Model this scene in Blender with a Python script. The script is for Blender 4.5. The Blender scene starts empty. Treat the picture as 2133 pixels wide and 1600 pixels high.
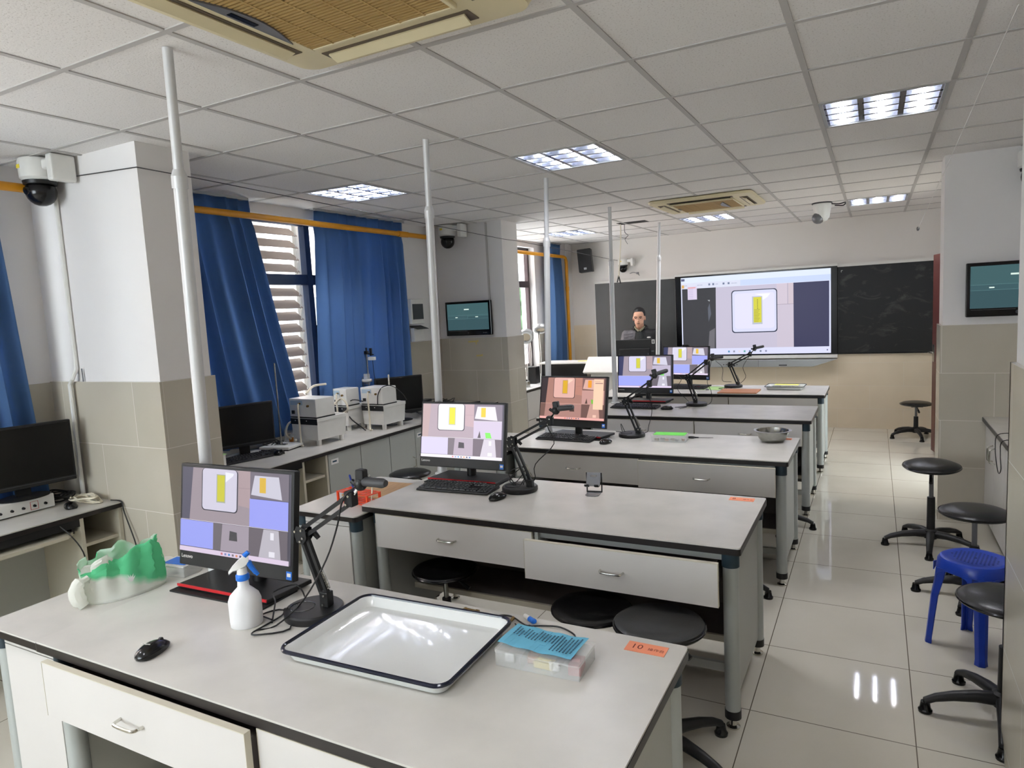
import bpy, bmesh, math, random
from mathutils import Vector, Matrix
random.seed(7)
scene = bpy.context.scene
C = scene.collection

def lin(c):
    c = c / 255.0
    return c / 12.92 if c <= 0.04045 else ((c + 0.055) / 1.055) ** 2.4
def rgb(r, g, b): return (lin(r), lin(g), lin(b), 1.0)

# ------------------------------------------------------------------ camera, world, light, exposure
cam_d = bpy.data.cameras.new('camera')
cam_d.sensor_width = 36.0
cam_d.lens = 1412.78 / 2133 * 36.0
cam_d.clip_start = 0.05
cam = bpy.data.objects.new('camera', cam_d)
R = ((0.8821, -0.0048, 0.4710), (0.4682, 0.1194, -0.8755), (-0.0520, 0.9928, 0.1076))
cam.matrix_world = Matrix.Translation((0, 0, 1.75)) @ Matrix(R).to_quaternion().to_matrix().to_4x4()
C.objects.link(cam)
scene.camera = cam
scene.view_settings.view_transform = 'Standard'
scene.view_settings.look = 'None'
scene.view_settings.gamma = 1.0
scene.view_settings.exposure = 1.2
scene.view_settings.use_curve_mapping = False
scene.cycles.use_denoising = True
scene.cycles.max_bounces = 8
scene.cycles.diffuse_bounces = 6
scene.cycles.sample_clamp_indirect = 6.0
world = bpy.data.worlds.new('sky')
world.use_nodes = True
bg = world.node_tree.nodes['Background']
bg.inputs['Color'].default_value = (0.85, 0.94, 1.0, 1)
bg.inputs['Strength'].default_value = 5.4
scene.world = world
sun_d = bpy.data.lights.new('sun', 'SUN')
sun_d.energy = 2.0
sun_d.angle = math.radians(3)
sun_d.color = (1.0, 0.93, 0.86)
sun = bpy.data.objects.new('sun', sun_d)
sun.rotation_euler = (0, math.radians(38), 0)      # from the right, over the roof
C.objects.link(sun)
TUBE_STRENGTH = 74.0
SCREEN_GAIN = 0.44      # screens are metered against the exposure above

# ------------------------------------------------------------------ materials
def principled(name, col, rough=0.5, metal=0.0, spec=0.5, trans=0.0, alpha=1.0, coat=0.0, ior=1.45):
    m = bpy.data.materials.new(name); m.use_nodes = True
    p = m.node_tree.nodes['Principled BSDF']
    p.inputs['Base Color'].default_value = col
    p.inputs['Roughness'].default_value = rough
    p.inputs['Metallic'].default_value = metal
    p.inputs['Specular IOR Level'].default_value = spec
    p.inputs['Transmission Weight'].default_value = trans
    p.inputs['Alpha'].default_value = alpha
    p.inputs['Coat Weight'].default_value = coat
    p.inputs['IOR'].default_value = ior
    return m
def add_noise(m, scale=20, amount=0.06, bump=0.0, bscale=None, detail=4, coords='Object', stretch=None):
    """low-contrast variation of the base colour plus optional bump"""
    nt = m.node_tree; p = nt.nodes['Principled BSDF']
    tc = nt.nodes.new('ShaderNodeTexCoord'); src = tc.outputs[coords]
    if stretch:
        mp = nt.nodes.new('ShaderNodeMapping'); mp.inputs['Scale'].default_value = stretch
        nt.links.new(src, mp.inputs[0]); src = mp.outputs[0]
    n = nt.nodes.new('ShaderNodeTexNoise'); n.inputs['Scale'].default_value = scale; n.inputs['Detail'].default_value = detail
    nt.links.new(src, n.inputs['Vector'])
    c = p.inputs['Base Color'].default_value[:]
    r = nt.nodes.new('ShaderNodeValToRGB')
    r.color_ramp.elements[0].position = 0.3; r.color_ramp.elements[1].position = 0.7
    r.color_ramp.elements[0].color = tuple(max(0, x * (1 - amount)) for x in c[:3]) + (1,)
    r.color_ramp.elements[1].color = tuple(min(1, x * (1 + amount)) for x in c[:3]) + (1,)
    nt.links.new(n.outputs['Fac'], r.inputs[0]); nt.links.new(r.outputs[0], p.inputs['Base Color'])
    if bump:
        n2 = nt.nodes.new('ShaderNodeTexNoise'); n2.inputs['Scale'].default_value = bscale or scale * 4
        nt.links.new(src, n2.inputs['Vector'])
        b = nt.nodes.new('ShaderNodeBump'); b.inputs['Strength'].default_value = bump; b.inputs['Distance'].default_value = 0.002
        nt.links.new(n2.outputs['Fac'], b.inputs['Height']); nt.links.new(b.outputs[0], p.inputs['Normal'])
    return m
def M_(name, r, g, b, rough=0.5, metal=0.0, noise=None, **k):
    m = principled(name, rgb(r, g, b), rough, metal, **k)
    if noise: add_noise(m, *noise)
    return m
def tile_mat(name, axis, col, mortar, bw, rh, ox, oz, rough, offset=0.5, msize=0.0018, bump=0.3):
    """rectangular tiles; axis 'x' = lies along x and z, 'y' = along y and z, 'f' = floor"""
    m = principled(name, rgb(*col), rough, coat=0.0)
    nt = m.node_tree; p = nt.nodes['Principled BSDF']
    g = nt.nodes.new('ShaderNodeNewGeometry'); s = nt.nodes.new('ShaderNodeSeparateXYZ'); cmb = nt.nodes.new('ShaderNodeCombineXYZ')
    nt.links.new(g.outputs['Position'], s.inputs[0])
    def off(sock, o, dst):
        a = nt.nodes.new('ShaderNodeMath'); a.operation = 'SUBTRACT'; a.inputs[1].default_value = o
        nt.links.new(sock, a.inputs[0]); nt.links.new(a.outputs[0], dst)
    off(s.outputs['Y' if axis == 'y' else 'X'], ox, cmb.inputs['X'])
    off(s.outputs['Y' if axis == 'f' else 'Z'], oz, cmb.inputs['Y'])
    br = nt.nodes.new('ShaderNodeTexBrick'); br.offset = offset; br.squash = 1.0
    br.inputs['Scale'].default_value = 1.0
    br.inputs['Brick Width'].default_value = bw; br.inputs['Row Height'].default_value = rh
    br.inputs['Mortar Size'].default_value = msize; br.inputs['Mortar Smooth'].default_value = 0.1
    br.inputs['Bias'].default_value = 0.0
    br.inputs['Color1'].default_value = rgb(*col)
    br.inputs['Color2'].default_value = rgb(*[c - 4 for c in col])
    br.inputs['Mortar'].default_value = rgb(*mortar)
    nt.links.new(cmb.outputs[0], br.inputs['Vector'])
    n = nt.nodes.new('ShaderNodeTexNoise'); n.inputs['Scale'].default_value = 2.2; n.inputs['Detail'].default_value = 6
    nt.links.new(g.outputs['Position'], n.inputs['Vector'])
    mx = nt.nodes.new('ShaderNodeMix'); mx.data_type = 'RGBA'; mx.blend_type = 'MULTIPLY'
    rp = nt.nodes.new('ShaderNodeValToRGB'); rp.color_ramp.elements[0].color = (.93, .93, .92, 1); rp.color_ramp.elements[0].position = .35
    rp.color_ramp.elements[1].position = .65
    nt.links.new(n.outputs['Fac'], rp.inputs[0])
    mx.inputs['Factor'].default_value = 1.0
    nt.links.new(br.outputs['Color'], mx.inputs['A']); nt.links.new(rp.outputs[0], mx.inputs['B'])
    nt.links.new(mx.outputs['Result'], p.inputs['Base Color'])
    b = nt.nodes.new('ShaderNodeBump'); b.inputs['Strength'].default_value = bump; b.inputs['Distance'].default_value = 0.002; b.invert = True
    nt.links.new(br.outputs['Fac'], b.inputs['Height']); nt.links.new(b.outputs[0], p.inputs['Normal'])
    return m
def emit(name, r, g, b, s=1.0):
    m = bpy.data.materials.new(name); m.use_nodes = True
    p = m.node_tree.nodes['Principled BSDF']
    p.inputs['Base Color'].default_value = (0.004, 0.004, 0.005, 1)
    p.inputs['Roughness'].default_value = 0.35
    p.inputs['Specular IOR Level'].default_value = 0.25
    p.inputs['Emission Color'].default_value = rgb(r, g, b)
    p.inputs['Emission Strength'].default_value = s
    return m
def fabric_translucent(name, r, g, b, t=0.35):
    m = bpy.data.materials.new(name); m.use_nodes = True
    nt = m.node_tree; nt.nodes.remove(nt.nodes['Principled BSDF'])
    out = nt.nodes['Material Output']
    d = nt.nodes.new('ShaderNodeBsdfDiffuse'); tr = nt.nodes.new('ShaderNodeBsdfTranslucent'); mix = nt.nodes.new('ShaderNodeMixShader')
    n = nt.nodes.new('ShaderNodeTexNoise'); n.inputs['Scale'].default_value = 60
    rp = nt.nodes.new('ShaderNodeValToRGB'); c = rgb(r, g, b)
    rp.color_ramp.elements[0].color = tuple(x * .92 for x in c[:3]) + (1,); rp.color_ramp.elements[1].color = c
    nt.links.new(n.outputs['Fac'], rp.inputs[0])
    nt.links.new(rp.outputs[0], d.inputs['Color']); nt.links.new(rp.outputs[0], tr.inputs['Color'])
    mix.inputs[0].default_value = t
    nt.links.new(d.outputs[0], mix.inputs[1]); nt.links.new(tr.outputs[0], mix.inputs[2]); nt.links.new(mix.outputs[0], out.inputs['Surface'])
    return m

PLASTER = M_('plaster', 222, 219, 217, 0.9, noise=(3, .015, .15, 90))
PLASTER_FRONT = M_('plaster_front', 220, 216, 211, 0.9, noise=(2, .015, .1, 90))
TILE_X = tile_mat('wall_tile_x', 'x', (186, 179, 164), (216, 211, 202), .66, .355, .44, 1.475 - .355 * 4, .22)
TILE_Y = tile_mat('wall_tile_y', 'y', (186, 179, 164), (216, 211, 202), .66, .355, 2.25, 1.475 - .355 * 4, .22)
TILE_F = tile_mat('front_wall_tile', 'x', (222, 208, 184), (222, 214, 198), .75, .298, -.05, .258 - .298, .3)
FLOOR = tile_mat('floor_tile', 'f', (204, 199, 186), (96, 88, 76), .612, .606, -.462 - .612 * 8, 4.063 - .606 * 10, .045, offset=0, msize=.0022, bump=.15)
CEIL = principled('ceiling_tile', rgb(196, 192, 189), .95)
def ceil_nodes():
    nt = CEIL.node_tree; p = nt.nodes['Principled BSDF']
    g = nt.nodes.new('ShaderNodeNewGeometry')
    n = nt.nodes.new('ShaderNodeTexNoise'); n.inputs['Scale'].default_value = 130; n.inputs['Detail'].default_value = 2; n.inputs['Roughness'].default_value = .7
    nt.links.new(g.outputs['Position'], n.inputs['Vector'])
    rp = nt.nodes.new('ShaderNodeValToRGB')
    rp.color_ramp.elements[0].position = .30; rp.color_ramp.elements[0].color = rgb(186, 181, 176)
    rp.color_ramp.elements[1].position = .42; rp.color_ramp.elements[1].color = rgb(226, 223, 220)
    nt.links.new(n.outputs['Fac'], rp.inputs[0]); nt.links.new(rp.outputs[0], p.inputs['Base Color'])
    b = nt.nodes.new('ShaderNodeBump'); b.inputs['Strength'].default_value = .4; b.inputs['Distance'].default_value = .002
    nt.links.new(n.outputs['Fac'], b.inputs['Height']); nt.links.new(b.outputs[0], p.inputs['Normal'])
ceil_nodes()
GRID = M_('ceiling_grid', 182, 179, 176, .55)
ALU = M_('satin_aluminium', 175, 178, 178, .35, .6)
CHROME = M_('chrome', 210, 208, 200, .16, 1.0)
STEEL = M_('steel', 165, 165, 160, .22, 1.0, noise=(30, .1))
BLACK = M_('black_plastic', 22, 22, 23, .42, noise=(50, .15))
BLACKM = M_('black_matte', 14, 14, 15, .6, noise=(60, .15))
BLACKG = M_('black_gloss', 10, 10, 11, .18)
BLACKP = M_('black_padded_vinyl', 17, 17, 18, .32, noise=(40, .2, .2, 200))
DARKGREY = M_('dark_grey', 62, 62, 64, .45)
GREYM = M_('grey_metal', 112, 112, 114, .35, .3)
LAMINATE = M_('worktop_laminate', 200, 197, 190, .27, noise=(5, .07, .08, 500, 12))
EDGE = M_('black_edge_band', 30, 25, 24, .35, noise=(9, .3))
CABWHITE = M_('cabinet_board', 204, 201, 197, .45, noise=(3, .02))
CABGREY = M_('cabinet_grey', 172, 174, 168, .5, noise=(3, .02))
BOARD_EDGE = M_('board_edge', 196, 190, 172, .55)
INNER = M_('board_inner', 104, 98, 94, .6, noise=(5, .06))
LEGGREY = M_('leg_grey', 172, 177, 174, .38, .15)
TEAL = M_('teal_plastic_cap', 34, 52, 62, .45)
YELLOWPIPE = M_('yellow_pipe_paint', 205, 140, 22, .4, noise=(12, .06))
WHITEP = M_('white_plastic', 222, 221, 216, .35, noise=(20, .02))
GREYPOLE = M_('pole_white', 204, 204, 204, .35, .1)
CURTAIN = fabric_translucent('blue_curtain_cloth', 98, 132, 178, .42)
FRAMEBLUE = M_('window_frame_blue', 46, 60, 86, .4, .3)
FRAMEBROWN = M_('window_frame_brown', 62, 50, 52, .4, .3)
GLASS = principled('clear_glass', (1, 1, 1, 1), .02, trans=1.0, ior=1.02, spec=.3)
CLEARP = principled('clear_plastic', (.90, .91, .90, 1), .10, alpha=.26)
LOUVER = fabric_translucent('louver_white', 178, 166, 158, .2)
ACBEIGE = M_('aged_beige_plastic', 214, 202, 166, .45, noise=(4, .04))
ACGRILLE = M_('aged_grille', 172, 142, 88, .6)
ACDARK = M_('vent_dark', 96, 84, 70, .6)
RED = M_('red_accent', 190, 34, 40, .4)
BOARDG = M_('green_black_board', 62, 64, 64, .3, noise=(5, .08))
WOODDOOR = M_('red_brown_door', 80, 37, 30, .4, noise=(6, .12, 0, None, 4, 'Object', (8, 8, .8)))
WOOD = M_('light_wood_board', 178, 140, 94, .5, noise=(8, .14, 0, None, 5, 'Object', (12, 1.5, 4)))
BROWNB = M_('brown_board', 172, 108, 62, .45, noise=(6, .08))
BLUEP = M_('blue_plastic', 26, 58, 160, .28, noise=(10, .05))
ENAMEL = M_('white_enamel', 222, 224, 222, .08, coat=.5)
ENAMELRIM = M_('blue_black_enamel', 14, 18, 38, .15)
ORANGE = M_('orange_plastic', 232, 76, 36, .4)
CREAMTUBE = M_('cream_rubber_hose', 224, 216, 196, .45)
BLUECAP = M_('bright_blue_plastic', 26, 112, 214, .35)
SPRAYBODY = M_('milky_plastic', 226, 226, 226, .35)
BRASS = M_('tarnished_brass', 120, 94, 48, .4, .7, noise=(60, .2))
BLUEPAPER = M_('blue_paper', 104, 178, 206, .8, noise=(20, .04))
INK = M_('ink', 38, 70, 92, .8)
GREENPAPER = M_('green_paper', 176, 214, 142, .8)
GREENBRIGHT = M_('bright_green_paper', 116, 222, 92, .7)
YELLOWPAPER = M_('yellow_paper', 226, 222, 120, .8)
WHITEPAPER = M_('white_paper', 232, 231, 228, .8)
ORANGELABEL = M_('orange_label', 240, 148, 112, .7)
LABELINK = M_('label_ink', 120, 40, 24, .7)
FACADE = M_('pink_facade', 206, 188, 180, .9, noise=(2, .05))
FOLIAGE = M_('foliage', 62, 84, 56, .8, noise=(6, .4))

# ------------------------------------------------------------------ mesh helpers
class MB:
    def __init__(s): s.bm = bmesh.new(); s.mi = 0
    def _fin(s, faces):
        for f in faces: f.material_index = s.mi
    def b(s, x0, y0, z0, x1, y1, z1, m=None):
        vs = [s.bm.verts.new(p) for p in ((x0,y0,z0),(x1,y0,z0),(x1,y1,z0),(x0,y1,z0),(x0,y0,z1),(x1,y0,z1),(x1,y1,z1),(x0,y1,z1))]
        if m is not None:
            for v in vs: v.co = m @ v.co
        s._fin([s.bm.faces.new([vs[i] for i in q]) for q in ((3,2,1,0),(4,5,6,7),(0,1,5,4),(1,2,6,5),(2,3,7,6),(3,0,4,7))])
        return s
    def c(s, cx, cy, cz, sx, sy, sz, m=None):
        return s.b(cx-sx/2, cy-sy/2, cz-sz/2, cx+sx/2, cy+sy/2, cz+sz/2, m)
    def loft(s, rings, cap=True):
        R_ = [[s.bm.verts.new(p) for p in r] for r in rings]; n = len(R_[0]); fs = []
        for a, b_ in zip(R_, R_[1:]):
            for i in range(n):
                j = (i + 1) % n; fs.append(s.bm.faces.new((a[i], a[j], b_[j], b_[i])))
        if cap:
            fs.append(s.bm.faces.new(R_[0][::-1])); fs.append(s.bm.faces.new(R_[-1]))
        s._fin(fs); return s
    def cyl(s, p0, p1, r0, r1=None, n=16, cap=True):
        p0, p1 = Vector(p0), Vector(p1); r1 = r0 if r1 is None else r1
        q = Vector((0,0,1)).rotation_difference(p1 - p0)
        return s.loft([[p + q @ Vector((math.cos(2*math.pi*i/n)*r, math.sin(2*math.pi*i/n)*r, 0)) for i in range(n)] for p, r in ((p0,r0),(p1,r1))], cap)
    def lathe(s, prof, n=24, o=(0,0,0), sx=1, sy=1, m=None):
        o = Vector(o); rings = []
        for r, z in prof:
            r = max(r, 1e-4)
            ring = [Vector((math.cos(2*math.pi*i/n)*r*sx, math.sin(2*math.pi*i/n)*r*sy, z)) for i in range(n)]
            rings.append([(m @ p if m is not None else p) + o for p in ring])
        return s.loft(rings)
    def tube(s, pts, r, n=8, smooth=3, radii=None):
        P = [Vector(p) for p in pts]
        if smooth and len(P) > 2: P = catmull(P, smooth)
        rings = []; prev = None
        for i, p in enumerate(P):
            t = (P[min(i+1, len(P)-1)] - P[max(i-1, 0)])
            if t.length < 1e-9: t = Vector((0,0,1))
            t.normalize()
            if prev is None: u = t.orthogonal().normalized()
            else:
                u = prev - t * prev.dot(t)
                u = u.normalized() if u.length > 1e-6 else t.orthogonal().normalized()
            prev = u; v = t.cross(u)
            rr = r if radii is None else radii[min(len(radii)-1, int(round(i / (len(P)-1) * (len(radii)-1))))]
            rings.append([p + (u*math.cos(2*math.pi*k/n) + v*math.sin(2*math.pi*k/n))*rr for k in range(n)])
        return s.loft(rings)
    def prism(s, poly, d, m=None):
        """poly: 2D points (x,y); thickness d along z"""
        f = lambda p, z: (m @ Vector((p[0], p[1], z))) if m is not None else Vector((p[0], p[1], z))
        return s.loft([[f(p, 0) for p in poly], [f(p, d) for p in poly]])
    def face(s, pts):
        s._fin([s.bm.faces.new([s.bm.verts.new(p) for p in pts])]); return s
    def ell(s, c, r, n=16, m=3, rot=None):
        c = Vector(c); rings = []
        k = max(6, n // 2)
        for j in range(1, k):
            t = math.pi * j / k
            ring = [Vector((math.cos(2*math.pi*i/n)*math.sin(t)*r[0], math.sin(2*math.pi*i/n)*math.sin(t)*r[1], -math.cos(t)*r[2])) for i in range(n)]
            rings.append([c + (rot @ p if rot else p) for p in ring])
        return s.loft(rings)
    def build(s, name, mats, parent=None, smooth=False, bevel=0, kind=None, seg=2):
        me = bpy.data.meshes.new(name)
        bmesh.ops.recalc_face_normals(s.bm, faces=s.bm.faces)
        s.bm.to_mesh(me); s.bm.free()
        for m in (mats if isinstance(mats, (list, tuple)) else [mats]): me.materials.append(m)
        if smooth:
            for p in me.polygons: p.use_smooth = True
            me.set_sharp_from_angle(angle=math.radians(40))
        o = bpy.data.objects.new(name, me); C.objects.link(o)
        if parent is not None: o.parent = parent
        if bevel:
            md = o.modifiers.new('bevel', 'BEVEL'); md.width = bevel; md.segments = seg; md.limit_method = 'ANGLE'; md.angle_limit = math.radians(40)
        if kind: o['kind'] = kind
        return o
def catmull(P, k):
    out = []
    Q = [P[0]*2 - P[1]] + P + [P[-1]*2 - P[-2]]
    for i in range(1, len(Q)-2):
        a, b, c, d = Q[i-1], Q[i], Q[i+1], Q[i+2]
        for j in range(k):
            t = j / k
            out.append(0.5*((2*b)+(c-a)*t+(2*a-5*b+4*c-d)*t*t+(3*b-a-3*c+d)*t**3))
    out.append(P[-1]); return out
def rrect(x0, y0, x1, y1, r, n=5):
    pts = []
    for cx, cy, a0 in ((x1-r, y1-r, 0), (x0+r, y1-r, 90), (x0+r, y0+r, 180), (x1-r, y0+r, 270)):
        for i in range(n+1):
            a = math.radians(a0 + 90*i/n); pts.append((cx+math.cos(a)*r, cy+math.sin(a)*r))
    return pts
def tag(o, label=None, cat=None, group=None, kind=None):
    if label: o['label'] = label
    if cat: o['category'] = cat
    if group: o['group'] = group
    if kind: o['kind'] = kind
    return o
def thing(name, label, cat, loc=(0,0,0), rz=0.0, group=None):
    o = bpy.data.objects.new(name, None); C.objects.link(o)
    o.empty_display_size = 0.05
    o.location = loc; o.rotation_euler = (0, 0, rz)
    return tag(o, label, cat, group)
def kids(o): return [c for c in bpy.data.objects if c.parent == o]
def copy_tree(o, parent=None):
    ch = kids(o); c = o.copy(); C.objects.link(c); c.parent = parent
    for k in ch: copy_tree(k, c)
    return c
def move(o, loc, rz=0.0): o.location = loc; o.rotation_euler = (0, 0, rz); return o
def struct(name, mb, mat, parent=None, **k):
    o = mb.build(name, mat, parent, **k)
    if parent is None: o['kind'] = 'structure'
    return o
def text_part(s, size, mat, parent, m, name='lettering', extr=0.0002, align='LEFT'):
    cu = bpy.data.curves.new(name, 'FONT'); cu.body = s; cu.size = size; cu.extrude = extr; cu.align_x = align
    cu.resolution_u = 2
    t = bpy.data.objects.new(name + '_curve', cu); C.objects.link(t)
    dg = bpy.context.evaluated_depsgraph_get(); dg.update()
    me = bpy.data.meshes.new_from_object(t.evaluated_get(dg))
    bpy.data.objects.remove(t); bpy.data.curves.remove(cu)
    me.materials.clear(); me.materials.append(mat)
    me.transform(m)
    o = bpy.data.objects.new(name, me); C.objects.link(o); o.parent = parent
    return o
RX = lambda d: Matrix.Rotation(math.radians(d), 4, 'X')
RY = lambda d: Matrix.Rotation(math.radians(d), 4, 'Y')
RZ = lambda d: Matrix.Rotation(math.radians(d), 4, 'Z')
T = lambda x, y, z: Matrix.Translation((x, y, z))

# ------------------------------------------------------------------ room shell
CZ = 2.70; WX = -4.30; FY = 9.75
gx = lambda i: -0.266 + 0.5824 * i
gy = lambda j: 3.269 + 0.5824 * j
LIGHT_CELLS = {(0,1),(-3,1),(-6,1),(0,8),(-3,8),(-6,8),(0,-6),(-3,-6),(-6,-6)}
floor = struct('floor', MB().b(-5.2, -3.2, -.12, 2.6, 9.95, 0), FLOOR)
m = MB()
for i in range(-8, 4):
    for j in range(-11, 12):
        if (i, j) in LIGHT_CELLS: continue
        x0, x1, y0, y1 = max(gx(i), -4.55), min(gx(i+1), 1.6), max(gy(j), -3.2), min(gy(j+1), FY)
        if x1 - x0 < .02 or y1 - y0 < .02: continue
        m.b(x0, y0, CZ, x1, y1, CZ + .012)
ceiling = struct('ceiling', m, CEIL)
m = MB()
for i in range(-8, 4):
    if -4.5 < gx(i) < 1.5: m.b(gx(i)-.012, -3.2, CZ-.004, gx(i)+.012, FY, CZ+.004)
for j in range(-11, 12):
    if -3.2 < gy(j) < FY: m.b(-4.5, gy(j)-.012, CZ-.0045, 1.5, gy(j)+.012, CZ+.0035)
m.build('grid_bars', GRID, ceiling)
MB().b(-5.0, -3.4, 2.98, 3.3, 9.95, 3.06).build('slab', PLASTER, ceiling)
struct('wall_front', MB().b(-4.6, FY, 0, 1.5, FY+.15, 2.98), PLASTER_FRONT)
o = bpy.data.objects['wall_front']
MB().b(-4.3, FY-.012, 0, 1.4, FY, 1.47).build('wainscot', TILE_F, o)
# left wall with three windows
WIN = [(.3, 1.92), (2.75, 5.62), (7.05, 8.86)]; SILL = .93; HEAD = 2.62
m = MB(); ys = [-3.2] + [v for w in WIN for v in w] + [FY]
for a, b_ in zip(ys[0::2], ys[1::2]): m.b(WX-.24, a, 0, WX, b_, 2.98)
for a, b_ in WIN: m.b(WX-.24, a, 0, WX, b_, SILL); m.b(WX-.24, a, HEAD, WX, b_, 2.98)
wl = struct('wall_left', m, PLASTER)
m = MB()
for a, b_ in zip(ys[0::2], ys[1::2]): m.b(WX, a, 0, WX+.012, b_, 1.47)
for a, b_ in WIN: m.b(WX, a, 0, WX+.012, b_, SILL)
m.build('wainscot', TILE_Y, wl)
m = MB(); m.b(1.3, -3.2, 0, 1.45, 6.3, 2.98); m.b(.82, 7.70, 0, .97, FY, 2.98); m.b(.82, 6.25, 2.14, .97, 7.70, 2.98); m.b(.82, 6.25, 0, .97, 6.90, 2.14); m.b(2.45, 6.3, 0, 2.6, 9.9, 1.2)
wr = struct('wall_right', m, PLASTER)
m = MB(); m.b(-4.55, -3.35, 0, 1.45, -3.2, .9); m.b(-4.55, -3.35, 2.6, 1.45, -3.2, 2.98); m.b(-1.9, -3.35, .9, 1.45, -3.2, 2.6)
struct('wall_back', m, PLASTER)
m = MB(); m.b(1.288, -3.2, 0, 1.3, 6.3, 1.47); m.b(.808, 7.72, 0, .82, FY, 1.47)
m.build('wainscot', TILE_Y, wr)
def pillar(n, x0, y0, x1, y1, toward):
    o = struct('trim_%d' % n, MB().b(x0, y0, 0, x1, y1, 2.72), PLASTER)
    xs = (x1, x1+.016) if toward > 0 else (x0-.016, x0)
    t = .016
    m = MB(); m.b(min(x0, xs[0]), y0-t, 0, max(x1, xs[1]), y0, 1.475); m.mi = 1
    m.b(xs[0], y0, 0, xs[1], y1+t, 1.475); m.mi = 0
    m.b(min(x0, xs[0]), y1, 0, max(x1, xs[0]), y1+t, 1.475)
    m.build('wainscot', [TILE_X, TILE_Y], o)
    return o
pillar(1, -4.3, 2.25, -3.30, 2.56, 1)
pillar(2, -4.3, 6.37, -3.46, 6.72, 1)
pillar(3, .445, 5.95, 1.3, 6.25, -1)
pillar(4, .445, 2.25, 1.3, 2.95, -1)
struct('trim_5', MB().b(-4.3, 9.52, 0, -4.10, 9.75, 2.72), PLASTER)
# door, hinged at the right wall and standing open into the room
d = bpy.data.objects.new('door_1', None); C.objects.link(d); d['kind'] = 'structure'; d.location = (.70, 7.70, 0)
ang = math.atan2(8.47-7.70, .565-.70) - math.pi/2
d.rotation_euler = (0, 0, ang)
MB().b(-.022, 0, .02, .022, .78, 2.10).build('door_leaf', WOODDOOR, d, bevel=.003)
m = MB(); m.b(-.026, .69, .98, .026, .75, 1.16); m.build('lock_plate', STEEL, d)
m = MB(); m.tube([(-.026,.72,1.08),(-.07,.72,1.08),(-.07,.62,1.08)], .009); m.build('door_handle', STEEL, d, smooth=True)

# windows
def window(n, y0, y1, mulls, trans, mat, open_y=None):
    o = bpy.data.objects.new('window_%d' % n, None); C.objects.link(o); o['kind'] = 'structure'; o.location = (WX-.12, y0, SILL)
    W, H = y1-y0, HEAD-SILL
    m = MB()
    for a, b_ in ((0, .045), (W-.045, W)): m.b(-.03, a, 0, .03, b_, H)
    m.b(-.03, 0, 0, .03, W, .045); m.b(-.03, 0, H-.045, .03, W, H)
    for y in mulls: m.b(-.035, y-.032, .045, .035, y+.032, H-.045)
    for a, b_ in zip([0]+list(mulls), list(mulls)+[W]): m.b(-.034, a+.032, trans-SILL-.045, .034, b_-.032, trans-SILL+.045)
    m.build('window_frame', mat, o, bevel=.004)
    m = MB(); m.b(-.004, .04, .04, .004, W-.04, H-.04); m.build('pane', GLASS, o)
    MB().b(.0, -.0, -.03, .16, W, .002).build('window_sill', WHITEP, o)
    return o
window(1, *WIN[0], [.8], 2.11, FRAMEBLUE)
w2 = window(2, *WIN[1], [.60, 1.76, 2.25], 2.11, FRAMEBLUE)
m = MB(); m.tube([(.035,1.80,.72),(.09,1.80,.72),(.10,1.80,.66),(.09,1.80,.58)], .008); m.b(.03,1.785,.66,.045,1.815,.78)
m.build('window_handle', BLACK, w2, smooth=True)
window(3, *WIN[2], [.75], 2.11, FRAMEBROWN)

# what stands outside: louvre screen, opposite house, tree
t = thing('louvre_screen', 'white slatted louvre screen outside the window between the blue curtains', 'louvre', (-4.86, 3.36, 0))
m = MB()
for k in range(23):
    z = .35 + k*.112
    m.b(-.065, .02, -.003, .065, 1.46, .003, T(0, 0, z) @ RY(38))
m.build('slats', LOUVER, t)
m = MB(); m.b(-.03, 1.47, .1, .03, 1.53, 3.0); m.b(-.03, -.06, .1, .03, 0, 3.0); m.b(-.03,0,.1,.03,1.47,.16); m.b(-.03,0,2.94,.03,1.47,3.0)
m.build('screen_frame', WHITEP, t)
MB().b(-1.0, -.1, 3.02, .12, 1.56, 3.08).build('sky_block_roof', WHITEP, t)  # unseen roof, added to keep sky light off the slats
MB().b(-.62, -.06, .1, -.45, 1.53, 3.0).build('sky_block_back', WHITEP, t)  # unseen panel added behind the slats to dim the daylight on them
m = MB()
for k in range(23):
    z = .35 + k*.112
    m.tube([(.02,1.465,z+.055),(.05,1.44,z+.05),(.05,1.43,z-.02),(.03,1.44,z-.045)], .006, 6, 2)
m.build('slat_clips', WHITEP, t)
t = thing('house', 'pale pink house facade seen through the left windows', 'building', (-11.5, 4, -4))
m = MB(); m.b(-2, -14, 0, 0, 16, 14); m.build('house_wall', FACADE, t)
for k in range(5): MB().b(-.02, -8+5*k, 4.5, .03, -6.4+5*k, 6.3).build('house_window', GREYM, t)
t = thing('tree', 'green tree outside the window beside the front wall', 'tree', (-8.2, 14.6, -3))
MB().tube([(0,0,0),(.1,0,2),(0,.1,4)], .16, 10).build('trunk', WOODDOOR, t, smooth=True)
m = MB(); rnd = random.Random(3)
for k in range(60):
    c = Vector((rnd.uniform(-.9,.9), rnd.uniform(-.9,.9), 4+rnd.uniform(-1.0,1.3)))
    m.ell(c, (rnd.uniform(.15,.35),)*3, 7)
m.build('foliage', FOLIAGE, t)

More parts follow.
